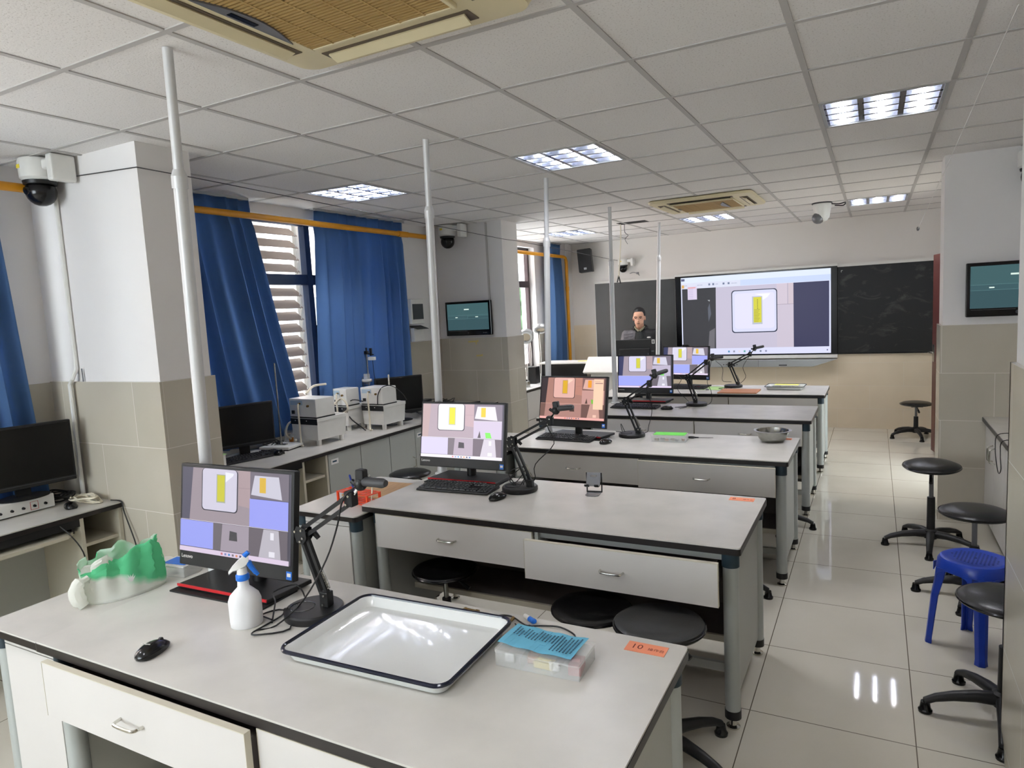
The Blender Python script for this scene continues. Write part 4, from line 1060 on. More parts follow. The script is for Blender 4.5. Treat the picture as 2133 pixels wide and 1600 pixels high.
for j in range(nv):
    for i in range(nu):
        k = (i+1) % nu; f = m.bm.faces.new((G[j][i], G[j][k], G[j+1][k], G[j+1][i]))
        a = 2*math.pi*i/nu; v = j/nv; x = math.cos(a)
        low = .36 + .16*(-x) + .03*math.sin(6*a)
        diag = math.sin(a) < .1 and x < -.05 and v > 1.10 + .62*x
        f.material_index = 2 if diag and v > .8 else 0
b_ = m.build('bag_skin', [BAGG, BAGW, BAGW, BAGW], o, smooth=True); md = b_.modifiers.new('t', 'SOLIDIFY'); md.thickness = .0010; md.material_offset = 1
m = MB(); m.tube([(-.115,-.02,.100),(-.150,-.03,.085),(-.158,-.04,.045),(-.140,-.05,.006)], .02, 9, 4, radii=[.010,.022,.026,.018]); m.build('bag_corner', BAGW, o, smooth=True)
m = MB()
for k in range(5): m.prism([(0,0),(.004,.006),(.0,.028+.004*(k%2)),(-.004,.006)], .0004, T(.012+.001*k,-.082,.062) @ RX(78) @ RZ(-40+20*k))
m.build('leaf_print', WHITEPAPER, o)
o = thing('small_box', 'small clear plastic box with a blue lid left of the nearest computer', 'box', (-2.515, 1.715, .748), math.radians(8))
open_box(MB(), .13, .09, .042, .0025).build('box_body', CLEARP, o)
m = MB(); m.b(-.069,-.049,.042,.069,.049,.050); m.build('white_lid_rim', WHITEP, o, bevel=.003)
m = MB(); m.b(-.052,-.034,.050,.058,.036,.052); m.build('blue_label', BLUECAP, o)

# test tube rack, pen, boards on the second side table
o = thing('test_tube_rack', 'orange plastic test tube rack on the second side table', 'rack', (-2.50, 2.80, .748), math.radians(-8))
for zz in (.004, .055):
    m = MB(); w, d = .24, .10
    for k in range(4): y = -d/2 + d*k/3; m.b(-w/2, y-.0025, zz, w/2, y+.0025, zz+.004)
    for k in range(7): x = -w/2 + w*k/6; m.b(x-.0025, -d/2, zz, x+.0025, d/2, zz+.004)
    for i in range(6):
        for j in range(3):
            c = (-w/2+w*(i+.5)/6, -d/2+d*(j+.5)/3); P = [(c[0]+math.cos(a)*.0125, c[1]+math.sin(a)*.0125, zz+.002) for a in [2*math.pi*t/12 for t in range(13)]]
            m.tube(P, .0018, 4, 0)
    m.build('rack_grid', ORANGE, o)
for x in (-.118, .118):
    for y in (-.045, .045): MB().b(x-.006, y-.005, 0, x+.006, y+.005, .06).build('rack_leg', ORANGE, o)
o = thing('pen', 'dark blue marker pen standing in the orange rack', 'pen', (-2.535, 2.82, .757), 0)
o.rotation_euler = (math.radians(4), math.radians(-12), 0)
m = MB(); m.cyl((0,0,0),(0,0,.09), .0055, n=12); m.build('barrel', M_('pen_blue', 36, 50, 130, .35), o, smooth=True)
m = MB(); m.cyl((0,0,.09),(0,0,.135), .0065, .0055, 12); m.cyl((0,0,.135),(0,0,.140), .0055, .003, 12); m.build('pen_cap', M_('pen_cap_blue', 44, 66, 150, .35), o, smooth=True)
o = thing('dropper', 'pale plastic dropper leaning in the orange rack', 'dropper', (-2.405, 2.79, .757), 0)
o.rotation_euler = (0, math.radians(10), 0)
m = MB(); m.cyl((0,0,0),(0,0,.11), .003, .005, 10); m.build('stem', CREAMTUBE, o, smooth=True)
m = MB(); m.ell((0,0,.122), (.008,.008,.016), 10); m.build('bulb', CREAMTUBE, o, smooth=True)
o = thing('wooden_board', 'thin light wooden board behind the orange rack, under the camera', 'board', (-2.53, 3.04, .748), math.radians(3))
MB().b(-.16,-.17,0,.15,.14,.012).build('board', WOOD, o, bevel=.002)
# phone stand
o = thing('phone_stand', 'small dark grey folding phone stand on the second bench', 'phone stand', (-1.285, 3.215, TZ), math.radians(8))
m = MB(); m.prism([(-.036,.035),(-.036,-.028),(-.022,-.045),(.022,-.045),(.036,-.028),(.036,.035)], .004); m.build('foot_plate', GREYM, o, bevel=.001)
m = MB(); m.b(-.020,-.030,.0042,.020,-.026,.0046); m.build('foot_slot', BLACK, o)
for s_ in (-1, 1):
    m = MB(); m.tube([(s_*.039,.032,.004),(s_*.039,.036,.050),(s_*.039,.030,.108)], .0042, 4, 0); m.build('hinge_arm', BLACKM, o)
m = MB(); m.b(-.041,.028,.003,.041,.038,.009); m.build('hinge_bar', BLACKM, o)
mm = T(0, .030, .108) @ RX(-22)
m = MB(); m.b(-.036,-.002,-.014,.036,.002,.0, mm); m.b(-.036,-.002,-.072,.036,.002,-.022, mm); m.b(-.036,-.002,-.022,-.017,.002,-.014, mm); m.b(.017,-.002,-.022,.036,.002,-.014, mm); m.build('back_plate', GREYM, o)
m = MB(); m.b(-.042,-.022,-.076,-.020,.002,-.071, mm); m.b(.010,-.022,-.076,.030,.002,-.071, mm); m.b(-.042,-.022,-.076,-.020,-.018,-.066, mm); m.b(.010,-.022,-.076,.030,-.018,-.066, mm); m.build('phone_rest', BLACKM, o)
# third bench: green lid box, scissors, bowl
o = thing('parts_box', 'clear parts box with a bright green sheet on the third bench', 'box', (-1.268, 4.66, TZ), math.radians(3))
open_box(MB(), .235, .12, .042, .0018).build('box_body', CLEARP, o)
m = MB(); m.b(-.12,-.062,.042,.12,.062,.048); m.build('lid', CLEARP, o)
q = thing('note', 'bright green note sheet on the parts box of the third bench', 'note', (-1.272, 4.668, TZ+.049), math.radians(3))
MB().b(-.105,-.052,0,.115,.052,.0012).build('paper', GREENBRIGHT, q)
rr4 = random.Random(2)
for k in range(6):
    q = thing('plastic_part', 'small metal and plastic part inside the green-topped parts box', 'part', (-1.268-.09+.036*k, 4.66-.02+.03*(k%2), TZ+.0025), rr4.random()*3, 'parts inside the green-topped box')
    MB().b(-.014,-.006,0,.014,.006,.016).build('body', (BRASS, GREYM, BROWNB)[k%3], q, bevel=.001)
o = thing('scissors', 'small black-handled scissors right of the green-topped box', 'scissors', (-1.10, 4.80, TZ), math.radians(-80))
for s in (-1, 1):
    m = MB(); m.loft([[(s*.004-.004,.0,.002),(s*.004+.004,.0,.002),(s*.004+.004,.0,.004),(s*.004-.004,.0,.004)],[(s*.002-.001,.10,.002),(s*.002+.001,.10,.002),(s*.002+.001,.10,.004),(s*.002-.001,.10,.004)]]); m.build('blade', STEEL, o)
    P = [(s*.016+math.cos(a)*.012, -.05+math.sin(a)*.022, .005) for a in [2*math.pi*t/14 for t in range(15)]]
    m = MB(); m.tube(P, .0035, 6, 0); m.tube([(s*.003,0,.004),(s*.012,-.03,.005)], .0035, 6, 0); m.build('finger_loop', BLACK, o, smooth=True)
o = thing('steel_bowl', 'dull stainless steel bowl on the right end of the third bench', 'bowl', (-.605, 4.80, TZ))
m = MB(); m.lathe([(.055,0),(.072,.003),(.090,.025),(.103,.060),(.106,.072),(.120,.075),(.121,.078),(.104,.0765),(.101,.062),(.087,.027),(.070,.006),(.0,.005)], 40); m.build('bowl', STEEL, o, smooth=True)
# farthest bench
o = thing('green_paper', 'pale green paper sheet left of the farthest camera stand', 'paper', (-1.57, 7.60, TZ), math.radians(-5))
MB().b(-.10,-.14,0,.11,.14,.003).build('sheet', GREENPAPER, o)
o = thing('brown_board', 'flat brown board on the farthest bench', 'board', (-1.245, 7.345, TZ), math.radians(0))
MB().b(-.20,-.16,0,.19,.16,.010).build('board', BROWNB, o, bevel=.002)
tray((-.825, 7.62, TZ), math.radians(-2), .38, .27, .035, 'small white tray with tools on the farthest bench', rr=.03, rimr=.004)
q = thing('note', 'yellow note sheet on the tools in the far small tray', 'note', (-.82, 7.68, TZ+.036), math.radians(-4)); MB().b(-.12,-.045,0,.12,.05,.0015).build('paper', YELLOWPAPER, q)
q = thing('tool_case', 'flat clear tool case lying in the far small tray', 'case', (-.82, 7.65, TZ+.006), math.radians(-3)); MB().b(-.13,-.06,0,.13,.06,.028).build('case', CLEARP, q)
for k in range(4):
    q = thing('hand_tool', 'small dark tool inside the case in the far small tray', 'tool', (-.90+.05*k, 7.64, TZ+.012), math.radians(70+12*k), 'tools in the small tray')
    MB().cyl((-.045,0,.004),(.045,0,.004), .004, .002, 8).build('shaft', (BRASS, GREYM, RED, STEEL)[k], q)
o = thing('small_usb_hub', 'small grey receiver lying left of the green paper', 'receiver', (-1.60, 7.44, TZ), .4)
o.name = 'receiver'
m = MB(); m.ell((0,0,.010), (.022,.014,.010), 12); m.build('body', GREYM, o, smooth=True)

# ------------------------------------------------------------------ stools
def stool(loc, seat_z, label, rz=0.0, r=.17, group=None, flat=False, tilt=0, lever=True, slim=False):
    o = thing('lab_stool', label, 'stool', loc, rz, group)
    sm = T(0,0,seat_z) @ RY(tilt)
    m = MB()
    if flat: m.lathe([(.02,-.028),(r-.03,-.026),(r-.006,-.02),(r,-.012),(r-.004,-.004),(r-.02,-.001),(r-.04,-.005),(.06,-.004),(.02,-.003)], 40, m=sm)
    else: m.lathe([(.02,-.036),(r-.03,-.034),(r-.004,-.026),(r,-.016),(r-.006,-.008),(r-.03,.004),(.08,.014),(.0,.015)], 40, m=sm)
    m.build('seat', BLACKP, o, smooth=True)
    P = [sm @ Vector((math.cos(a)*(r-.001), math.sin(a)*(r-.001), -.016)) for a in [2*math.pi*t/40 for t in range(41)]]
    m = MB(); m.tube(P, .006, 6, 0); m.build('seat_rim', BLACKG, o, smooth=True)
    m = MB(); m.c(0,0,seat_z-.045,.12,.12,.012); m.build('seat_bracket', BLACKM, o)
    m = MB(); m.cyl((0,0,seat_z*.55),(0,0,seat_z-.04), .0135, n=16); m.build('gas_column', GREYM if not slim else STEEL, o, smooth=True)
    m = MB(); m.cyl((0,0,.10),(0,0,seat_z*.60), .026, .024, 18); m.build('column_sleeve', BLACK, o, smooth=True)
    if lever:
        m = MB(); m.tube([(.02,0,seat_z-.05),(.08,0,seat_z-.065),(.11,0,seat_z-.085)], .006, 6); m.build('lever', BLACK, o, smooth=True)
        m = MB(); m.tube([(.10,0,seat_z-.078),(.14,0,seat_z-.10)], .011, 8, 0); m.build('lever_grip', BLACK, o, smooth=True)
    m = MB(); m.lathe([(.04,.06),(.045,.07),(.042,.115),(.03,.125)], 18); m.build('hub', BLACK, o, smooth=True)
    for k in range(5):
        a = 2*math.pi*k/5; c, s = math.cos(a), math.sin(a)
        rings = []
        for d_, zc, w, h_ in ((.025,.090,.030,.028),(.10,.092,.026,.024),(.18,.082,.022,.020),(.245,.066,.019,.017),(.285,.046,.017,.015)):
            rings.append([(c*d_ - s*math.cos(t)*w, s*d_ + c*math.cos(t)*w, zc+math.sin(t)*h_) for t in [2*math.pi*i/12 for i in range(12)]])
        m = MB(); m.loft(rings); arm = m.build('base_arm', BLACK, o, smooth=True)
        m = MB(); m.lathe([(.026,0),(.027,.010),(.021,.018),(.017,.045)], 16, (c*.28, s*.28, 0)); m.build('glide', BLACKG, arm, smooth=True)
    return o
stool((.345, 5.27, 0), .575, 'black lab stool standing free in the aisle, its lever showing', math.radians(-95), tilt=4)
stool((.44, 9.25, 0), .42, 'black lab stool by the front wall, half hidden by the brown door', math.radians(-80))
stool((.50, 4.44, 0), .51, 'black lab stool between the free aisle stool and the blue stool', math.radians(-35), r=.175, lever=False)
stool((.47, 3.17, 0), .52, 'nearest black lab stool at the right edge, in front of the blue stool', math.radians(-98), r=.17)
stool((-.72, 2.42, 0), .545, 'right one of two black stools in front of the second bench drawers', math.radians(-22), r=.172, flat=True)
stool((-1.045, 2.545, 0), .50, 'left one of two black stools under the open drawer of the second bench', math.radians(20), r=.168, flat=True)
stool((-2.0, 2.86, 0), .42, 'black stool pushed under the left drawer of the second bench', math.radians(5), flat=True, slim=True)
stool((-3.30, 4.32, 0), .50, 'black stool standing by the left cabinets, beyond the orange rack', math.radians(33), r=.165)
stool((-.82, 4.02, 0), .45, 'black stool under the third bench, one base arm showing beside the leg', math.radians(2), r=.165)
stool((-.68, 5.40, 0), .45, 'black stool under the fourth bench, one base arm showing in the aisle', math.radians(-3), r=.165)
# blue plastic stool
o = thing('plastic_stool', 'blue plastic stool with a pierced seat between the black aisle stools', 'stool', (.434, 3.80, 0), math.radians(-42))
H = .455
m = MB(); 
def ring(a, r, z): return [Vector((p[0], p[1], z)) for p in rrect(-a,-a,a,a,r,8)]
m.loft([ring(.146,.125,H-.060), ring(.150,.125,H-.055), ring(.147,.125,H-.018), ring(.138,.12,H-.004), ring(.122,.11,H-.0), ring(.114,.10,H-.003)]); m.build('seat', BLUEP, o, smooth=True)
m = MB()
for i in range(-5, 6):
    for j in range(-5, 6):
        if math.hypot(i, j) > 5.4: continue
        m.b(i*.018-.004+(.009 if j%2 else 0)-.004, j*.016-.004, H-.0032, i*.018+.004+(.009 if j%2 else 0)-.004, j*.016+.004, H-.0024)
m.cyl((0,0,H-.003),(0,0,H-.0020), .007, n=14); m.build('seat_holes', M_('deep_blue', 8, 20, 70, .6), o)
for sx in (-1, 1):
    for sy in (-1, 1):
        rings = []
        for z, a, w in ((H-.03,.116,.062),(H-.12,.122,.050),(.25,.132,.042),(.03,.146,.036),(.0,.149,.040)):
            cx, cy = sx*a, sy*a
            P0 = [(-w,.0),(-w*.35,.004),(.0,-.008),(.004,-w*.35),(.0,-w),(-.007,-w),(-.010,-w*.4),(-.016,-.022),(-w*.4,-.010),(-w,-.007)]; rings.append([(cx+sx*a_, cy+sy*b_, z) for a_, b_ in P0])
        m = MB(); m.loft(rings); m.build('leg', BLUEP, o, smooth=True, bevel=.002)
for k in range(4):
    m = MB(); pts = [(-.09+.18*t, -.146, H-.058-.035*abs(2*t-1)**4) for t in [i/12 for i in range(13)]]
    m.loft([[Vector(p)+Vector((0,-.002,-.0)), Vector(p)+Vector((0,.002,0)), Vector((p[0],p[1]+.002,H-.05)), Vector((p[0],p[1]-.002,H-.05))] for p in pts])
    for v in m.bm.verts: v.co = RZ(90*k) @ v.co
    m.build('skirt', BLUEP, o)

# ------------------------------------------------------------------ left counters
CF = -3.60
def counter_top(name, label, y0, y1, z=TZ, xf=CF, mat=LAMINATE):
    o = thing(name, label, 'worktop', (WX+.02, y0, z-.03))
    MB().b(0,0,.024,xf-WX-.02,y1-y0,.03).build('laminate', mat, o)
    MB().b(0,-.0,0,xf-WX-.018,y1-y0,.024).build('edge_band', EDGE, o)
    return o
counter_top('worktop', 'grey worktop along the wall at the left edge, before the first pillar', .2, 2.23, .80, -3.72)
counter_top('worktop', 'long grey worktop below the middle window, carrying the water baths', 2.58, 6.35)
counter_top('worktop', 'white worktop below the far window, carrying the examination lamps', 6.75, 9.0, TZ, -3.72, M_('white_worktop', 226, 226, 224, .3))
def desk_unit(x, y0, y1, ztop, label, shelf_y, flip=False):
    """computer desk unit: keyboard tray under the left part, open shelf tower at right"""
    o = thing('desk_unit', label, 'desk', (x, y0, 0))
    L = y1-y0; s = shelf_y-y0
    MB().b(-.52,0,.0,-.50,L,ztop-.032).build('back_panel', DARKGREY, o)  # dark backing; its grey also carries the shade inside the unit
    for y in (s, L-.02): MB().b(-.50, y, 0, 0, y+.02, ztop-.032).build('upright', BOARD_EDGE, o)
    MB().b(-.50,.0,0,-.03,.02,ztop-.032).build('upright', BOARD_EDGE, o)
    MB().b(-.50,s+.02,ztop-.20,-.02,L-.02,ztop-.182).build('shelf', BOARD_EDGE, o)
    m = MB(); m.prism([(-.42,.06),(-.03,.06),(.03,.12),(.05,s*.45),(.03,s-.08),(-.03,s-.02),(-.42,s-.02)], .018, T(0,0,ztop-.115)); m.build('keyboard_tray', BOARD_EDGE, o)
    m = MB(); m.b(-.40,.04,ztop-.11,-.02,.055,ztop-.06); m.b(-.40,s-.035,ztop-.11,-.02,s-.02,ztop-.06); m.b(-.02,.02,ztop-.075,0,s,ztop-.035); m.build('tray_runner', BLACK, o)
    MB().b(-.40,.02,.02,-.385,s,ztop-.14).build('modesty_panel', CABGREY, o)
    return o
desk_unit(-3.735, .85, 2.23, .80, 'computer desk unit with an open shelf at the left edge', 2.0)
desk_unit(-3.62, 2.60, 3.745, TZ, 'computer desk unit with an open shelf left of the cabinets', 3.49)
yy = 3.75
for k in range(7):
    wd = (.37, .37, .36, .38, .37, .37, .37)[k]
    lab = ['cabinet next to the open shelf, with a small paper label', 'second cabinet from the open shelf along the left wall', 'third cabinet from the open shelf, below the right water bath', 'fourth cabinet from the open shelf, with a printed label', 'fifth cabinet from the open shelf, behind the second computer', 'sixth cabinet from the open shelf, near the second pillar', 'last cabinet before the second pillar'][k]
    o = thing('cabinet', lab, 'cabinet', (CF-.02, yy, 0))
    MB().b(-.60,.002,.06,-.02,wd-.002,TZ-.032).build('carcass', CABGREY, o)
    d = MB().b(-.018,.004,.07,0,wd-.004,TZ-.036).build('door', CABGREY, o, bevel=.002)
    MB().b(-.56,.002,0,-.06,wd-.002,.058).build('plinth', BLACK, o)
    y = wd-.05 if k % 2 == 0 else .05
    m = MB(); m.tube([(0,y,.50),(.028,y,.49),(.030,y,.47),(.030,y,.44),(.028,y,.42),(0,y,.41)], .005, 8); m.build('handle', CHROME, d, smooth=True)
    if k in (0, 3):
        MB().b(.0,.03,.66,.0012,.11,.70).build('paper_label', WHITEPAPER, d)
        MB().b(.0012,.045,.675,.0016,.09,.687).build('label_print', INK, d)
    yy += wd
o = thing('cabinet', 'white cabinet under the far worktop with two doors', 'cabinet', (-3.74, 6.80, 0))
MB().b(-.52,0,.02,-.02,2.1,TZ-.032).build('carcass', CABGREY, o)
for k in range(4): MB().b(-.018,.01+.52*k,.40,0,.52+.52*k,TZ-.04).build('door', CABWHITE, o); MB().b(-.018,.01+.52*k,.05,0,.52+.52*k,.39).build('drawer', CABWHITE, o)

# black office monitors on the left counter
def office_monitor(loc, rz, w, h, lift, label, back=False, tilt=0):
    o = thing('monitor', label, 'monitor', loc, rz)
    M4 = T(0, 0, lift) @ RX(-tilt)
    MB().b(-w/2,-.012,0,w/2,.022,h, M4).build('casing', BLACKM, o, bevel=.004)
    MB().b(-w/2+.012,-.0135,.028,w/2-.012,-.012,h-.012, M4).build('screen', BLACKG if not back else BLACKM, o)
    MB().b(-w/2,-.0138,.018,w/2,-.0122,.021, M4).build('bezel_line', DARKGREY, o)
    MB().b(-.035,.022,.0,.035,.045,h*.5+lift).build('stand_neck', BLACKM, o)
    m = MB(); m.lathe([(.11,0),(.112,.006),(.09,.012),(.0,.014)], 28, (0,.03,0), sx=1.1, sy=.85); m.build('stand_foot', BLACKM, o, smooth=True)
    return o
office_monitor((-4.03, 1.90, .880), math.radians(80), .50, .34, .055, 'dark monitor on the white instrument box at the left edge')
office_monitor((-4.06, 3.385, TZ), math.radians(69), .44, .31, .085, 'dark monitor below the left blue curtain of the middle window')
office_monitor((-3.90, 5.03, TZ), math.radians(58), .46, .34, .075, 'dark monitor behind the right water bath, by the curtain edge')
k = keyboard((-4.06, 3.42, TZ), math.radians(76), 'black keyboard in front of the dark monitor by the curtain')
k.location = (-3.985, 3.36, TZ); 
mouse((-3.885, 3.53, TZ), math.radians(20), 'black mouse at the end of the curtain-side keyboard')
mouse((-3.885, 2.045, .80), math.radians(70), 'black mouse beside the white instrument box at the left edge')
def instrument(loc, w, d, h, label, green=False):
    o = thing('instrument_box', label, 'instrument', loc)
    MB().b(0,0,.006,w,d,h).build('case', WHITEP, o, bevel=.006)
    m = MB()
    for k in range(int(d/.055)-1):
        y = d-.05-.055*k
        m.cyl((w-.001,y,h*.45),(w+.012,y,h*.45), .008, .006, 12)
    m.build('terminals', BLACK, o, smooth=True)
    m = MB(); y = d-.105; 
    for a, b_ in ((y-.02,y-.018),(y+.018,y+.02)): m.b(w,a,h*.2,w+.001,b_,h*.75)
    m.b(w,y-.02,h*.2,w+.001,y+.02,h*.2+.002); m.b(w,y-.02,h*.73,w+.001,y+.02,h*.75); m.build('red_outline', RED, o)
    if green: MB().b(-.005,-.005,h,w+.005,d+.005,h+.004).build('green_top_sheet', GREENPAPER, o)
    return o
instrument((-4.14, 1.55, .80), .135, .48, .080, 'white instrument box with red and black terminals under the left edge monitor')
instrument((-4.19, 2.92, TZ), .24, .20, .085, 'white instrument box with a pale green top, beside the nearest pole', True)
o = thing('webcam', 'black bar webcam lying on the left worktop above the nearest screen', 'webcam', (-3.77, 2.97, TZ), math.radians(85))
m = MB(); m.cyl((-.06,0,.016),(.06,0,.016), .015, n=16); m.build('webcam_body', BLACK, o, smooth=True)
m = MB(); m.b(-.015,-.01,0,.015,.02,.006); m.build('clip_foot', BLACK, o)
# tangled cables left
rr5 = random.Random(8)
def tangle(label, c, n, rx, ry, r, mat, zamp=.03, seed=1):
    o = thing('cable_tangle', label, 'cables', c); rnd = random.Random(seed)
    m = MB()
    for s in range(n):
        a0 = rnd.random()*6.28; P = []
        for i in range(9):
            a = a0 + i*1.1*(1 if s % 2 else -1); q = .5+.5*rnd.random()
            P.append((math.cos(a)*rx*q, math.sin(a)*ry*q, r+rnd.random()*zamp))
        m.tube(P, r, 5, 4)
    m.build('cable_run', mat, o, smooth=True)
    return o
tangle('tangle of black cables beside the left edge monitor', (-4.13, 2.12, .80), 6, .12, .07, .004, BLACK, .05, 3)
tangle('coil of pale grey cable on the worktop before the first pillar', (-3.94, 2.155, .80), 5, .14, .055, .0045, CREAMTUBE, .03, 5)
tangle('tangle of black cables behind the curtain-side keyboard', (-4.15, 3.72, TZ), 5, .07, .09, .0035, BLACK, .05, 7)
tangle('tangle of black cables on the worktop below the left wall screen', (-3.95, 5.62, TZ), 7, .20, .30, .004, BLACK, .10, 9)
cable('power_cable', 'black cable hanging down beside the open shelf at the first pillar', [(-3.80,2.215,.805),(-3.72,2.225,.80),(-3.695,2.22,.74),(-3.60,2.21,.55),(-3.63,2.215,.42),(-3.66,2.22,.30)], .0035, BLACK)
cable('power_cable', 'black cable hanging under the keyboard tray at the left edge', [(-3.74,1.90,.76),(-3.70,1.93,.70),(-3.68,1.97,.60),(-3.70,2.0,.45)], .0035, BLACK)
o = thing('power_strip', 'dark power adapter on the worktop near the second pillar', 'adapter', (-3.72, 6.02, TZ+.0), math.radians(80))
MB().b(-.10,-.025,0,.10,.025,.035).build('adapter_body', BLACK, o, bevel=.006)
o = thing('power_box', 'grey socket box on the worktop behind the right water bath', 'socket box', (-4.12, 5.62, TZ), 0)
MB().b(-.04,-.18,0,.04,.18,.10).build('box', DARKGREY, o, bevel=.004)
m = MB()
for k in range(4): m.b(.04,-.14+.085*k,.03,.0415,-.08+.085*k,.075)
m.build('socket_faces', GREYM, o)

# water baths
def bath(loc, rz, w, d, label, hose=True, feet=True, labelcol=True):
    """lower tub on feet with a dark band, control box on top; front faces -y"""
    o = thing('water_bath', label, 'water bath', loc, rz)
    fz = .045
    for x in (.035, w-.035):
        for y in (.035, d-.035): MB().cyl((x,y,0),(x,y,fz+.002), .019, n=16).build('foot', WHITEP, o, smooth=True)
    m = MB(); m.loft([[(.005,.004,fz),(w-.010,.004,fz),(w-.010,d-.012,fz),(.005,d-.012,fz)], [(0,0,fz+.145),(w,0,fz+.145),(w,d,fz+.145),(0,d,fz+.145)], [(-.003,-.003,fz+.146),(w+.003,-.003,fz+.146),(w+.003,d+.003,fz+.146),(-.003,d+.003,fz+.146)], [(-.003,-.003,fz+.172),(w+.003,-.003,fz+.172),(w+.003,d+.003,fz+.172),(-.003,d+.003,fz+.172)]])
    m.build('tub', WHITEP, o, bevel=.003)
    m = MB(); m.b(-.002,-.006,fz+.122,w+.002,-.002,fz+.168); m.build('dark_band', BLACK, o)
    m = MB(); m.b(.05,-.008,fz+.148,.058,-.006,fz+.155); m.b(w*.6,-.008,fz+.148,w*.6+.008,-.006,fz+.155); m.build('band_lamps', WHITEP, o)
    m = MB(); m.b(.0,.0,fz+.173,w,d*.62,fz+.182); m.build('shadow_gap', BLACKM, o)
    m = MB(); m.b(-.004,-.004,fz+.182,w+.0,d*.62,fz+.325); c = m.build('control_box', WHITEP, o, bevel=.004)
    m = MB(); m.b(.012,-.0055,fz+.275,w*.5,-.004,fz+.310); m.build('maker_label', M_('pale_blue_label', 170, 190, 205, .6) if labelcol else WHITEPAPER, c)
    m = MB(); m.b(.03,-.016,fz+.205,.055,-.004,fz+.232); m.build('power_socket', BLACK, c)
    m = MB(); m.cyl((w*.42,-.004,fz+.288),(w*.42,-.026,fz+.288), .006, n=10); m.cyl((w*.72,-.004,fz+.27),(w*.72,-.018,fz+.27), .009, n=10); m.build('hose_nozzle', BRASS, c, smooth=True)
    if hose:
        m = MB(); m.tube([(w*.42,-.026,fz+.288),(w*.44,-.036,fz+.24),(w*.43,-.03,fz+.12),(w*.43,-.03,fz+.02),(w*.50,-.05,.012),(w*.62,-.06,.012)], .0075, 8, 4); m.build('drain_hose', CREAMTUBE, c, smooth=True)
    m = MB(); m.b(w*.15,d*.66,fz+.172,w*.85,d*.94,fz+.178); m.build('tub_lid', WHITEP, o, bevel=.002)
    m = MB(); m.b(w*.45,d*.70,fz+.178,w*.70,d*.76,fz+.186); m.build('lid_handle', DARKGREY, o)
    return o
bath((-4.085, 3.865, TZ), math.radians(-3), .29, .31, 'nearest white water bath, in front of the other two')
bath((-4.185, 4.46, TZ), math.radians(-3), .165, .24, 'white water bath standing back against the curtain')
bath((-3.965, 4.575, TZ), math.radians(-3), .245, .29, 'white water bath on the right, beside the dark monitor')
cable('rubber_hose', 'cream rubber hose arching behind the nearest water bath', [(-3.96,4.13,.999),(-3.99,4.26,1.05),(-3.95,4.30,1.09),(-3.88,4.28,1.06),(-3.86,4.27,1.0),(-3.93,4.27,.965),(-4.0,4.30,.96)], .009, CREAMTUBE, cat='hose')
cable('rubber_hose', 'cream rubber hose looping left of the nearest water bath', [(-4.10,3.95,.94),(-4.15,3.92,.95),(-4.18,3.90,.91),(-4.17,3.88,.85),(-4.12,3.88,.82)], .008, CREAMTUBE, cat='hose')
cable('rubber_hose', 'white hose rising behind the nearest water bath towards the window', [(-4.16,4.12,1.15),(-4.20,4.25,1.20),(-4.20,4.40,1.20)], .010, CREAMTUBE, cat='hose')
cable('power_cable', 'black power cable between the two right water baths', [(-3.93,4.555,1.03),(-4.0,4.50,1.05),(-4.06,4.48,1.0),(-4.02,4.47,.90),(-3.93,4.48,.83),(-3.88,4.50,.785)], .005, BLACK)
cable('power_cable', 'black power cable over the top of the right water bath', [(-3.78,4.56,1.0),(-3.76,4.55,1.09),(-3.72,4.57,1.155),(-3.69,4.66,1.155),(-3.70,4.80,1.08),(-3.72,4.90,1.0)], .004, BLACK)
# balance / stirrer with a tall rod
o = thing('stirrer', 'low white stirrer plate with a tall steel rod on the left worktop', 'stirrer', (-4.05, 3.71, TZ), math.radians(12))
MB().b(-.13,-.10,.010,.13,.10,.030).build('plate', WHITEP, o, bevel=.004)
MB().b(-.12,-.09,0,.12,.09,.010).build('dark_underside', BLACK, o)
MB().cyl((0,0,.03),(.0,.0,.665), .0065, n=12).build('steel_rod', STEEL, o, smooth=True)
m = MB(); m.b(-.035,-.02,.030,.045,.02,.036); m.cyl((.0,0,.03),(0,0,.06), .010, n=10); m.build('rod_base', STEEL, o)
o = thing('beaker', 'small glass beaker behind the tall steel rod', 'beaker', (-4.19, 3.93, TZ))
m = MB(); m.lathe([(.038,0),(.04,.003),(.04,.10),(.043,.104),(.041,.104),(.038,.10),(.038,.005),(.0,.004)], 24); m.build('glass', CLEARP, o, smooth=True)
o = thing('small_bottle', 'small white and orange bottle beside the beaker', 'bottle', (-4.135, 3.895, TZ))
m = MB(); m.lathe([(.016,0),(.017,.01),(.017,.055),(.010,.065),(.010,.078)], 16); m.build('bottle_body', WHITEP, o, smooth=True)
m = MB(); m.lathe([(.0175,.015),(.0175,.050)], 16); m.build('orange_label', M_('amber', 210, 130, 50, .5), o, smooth=True)
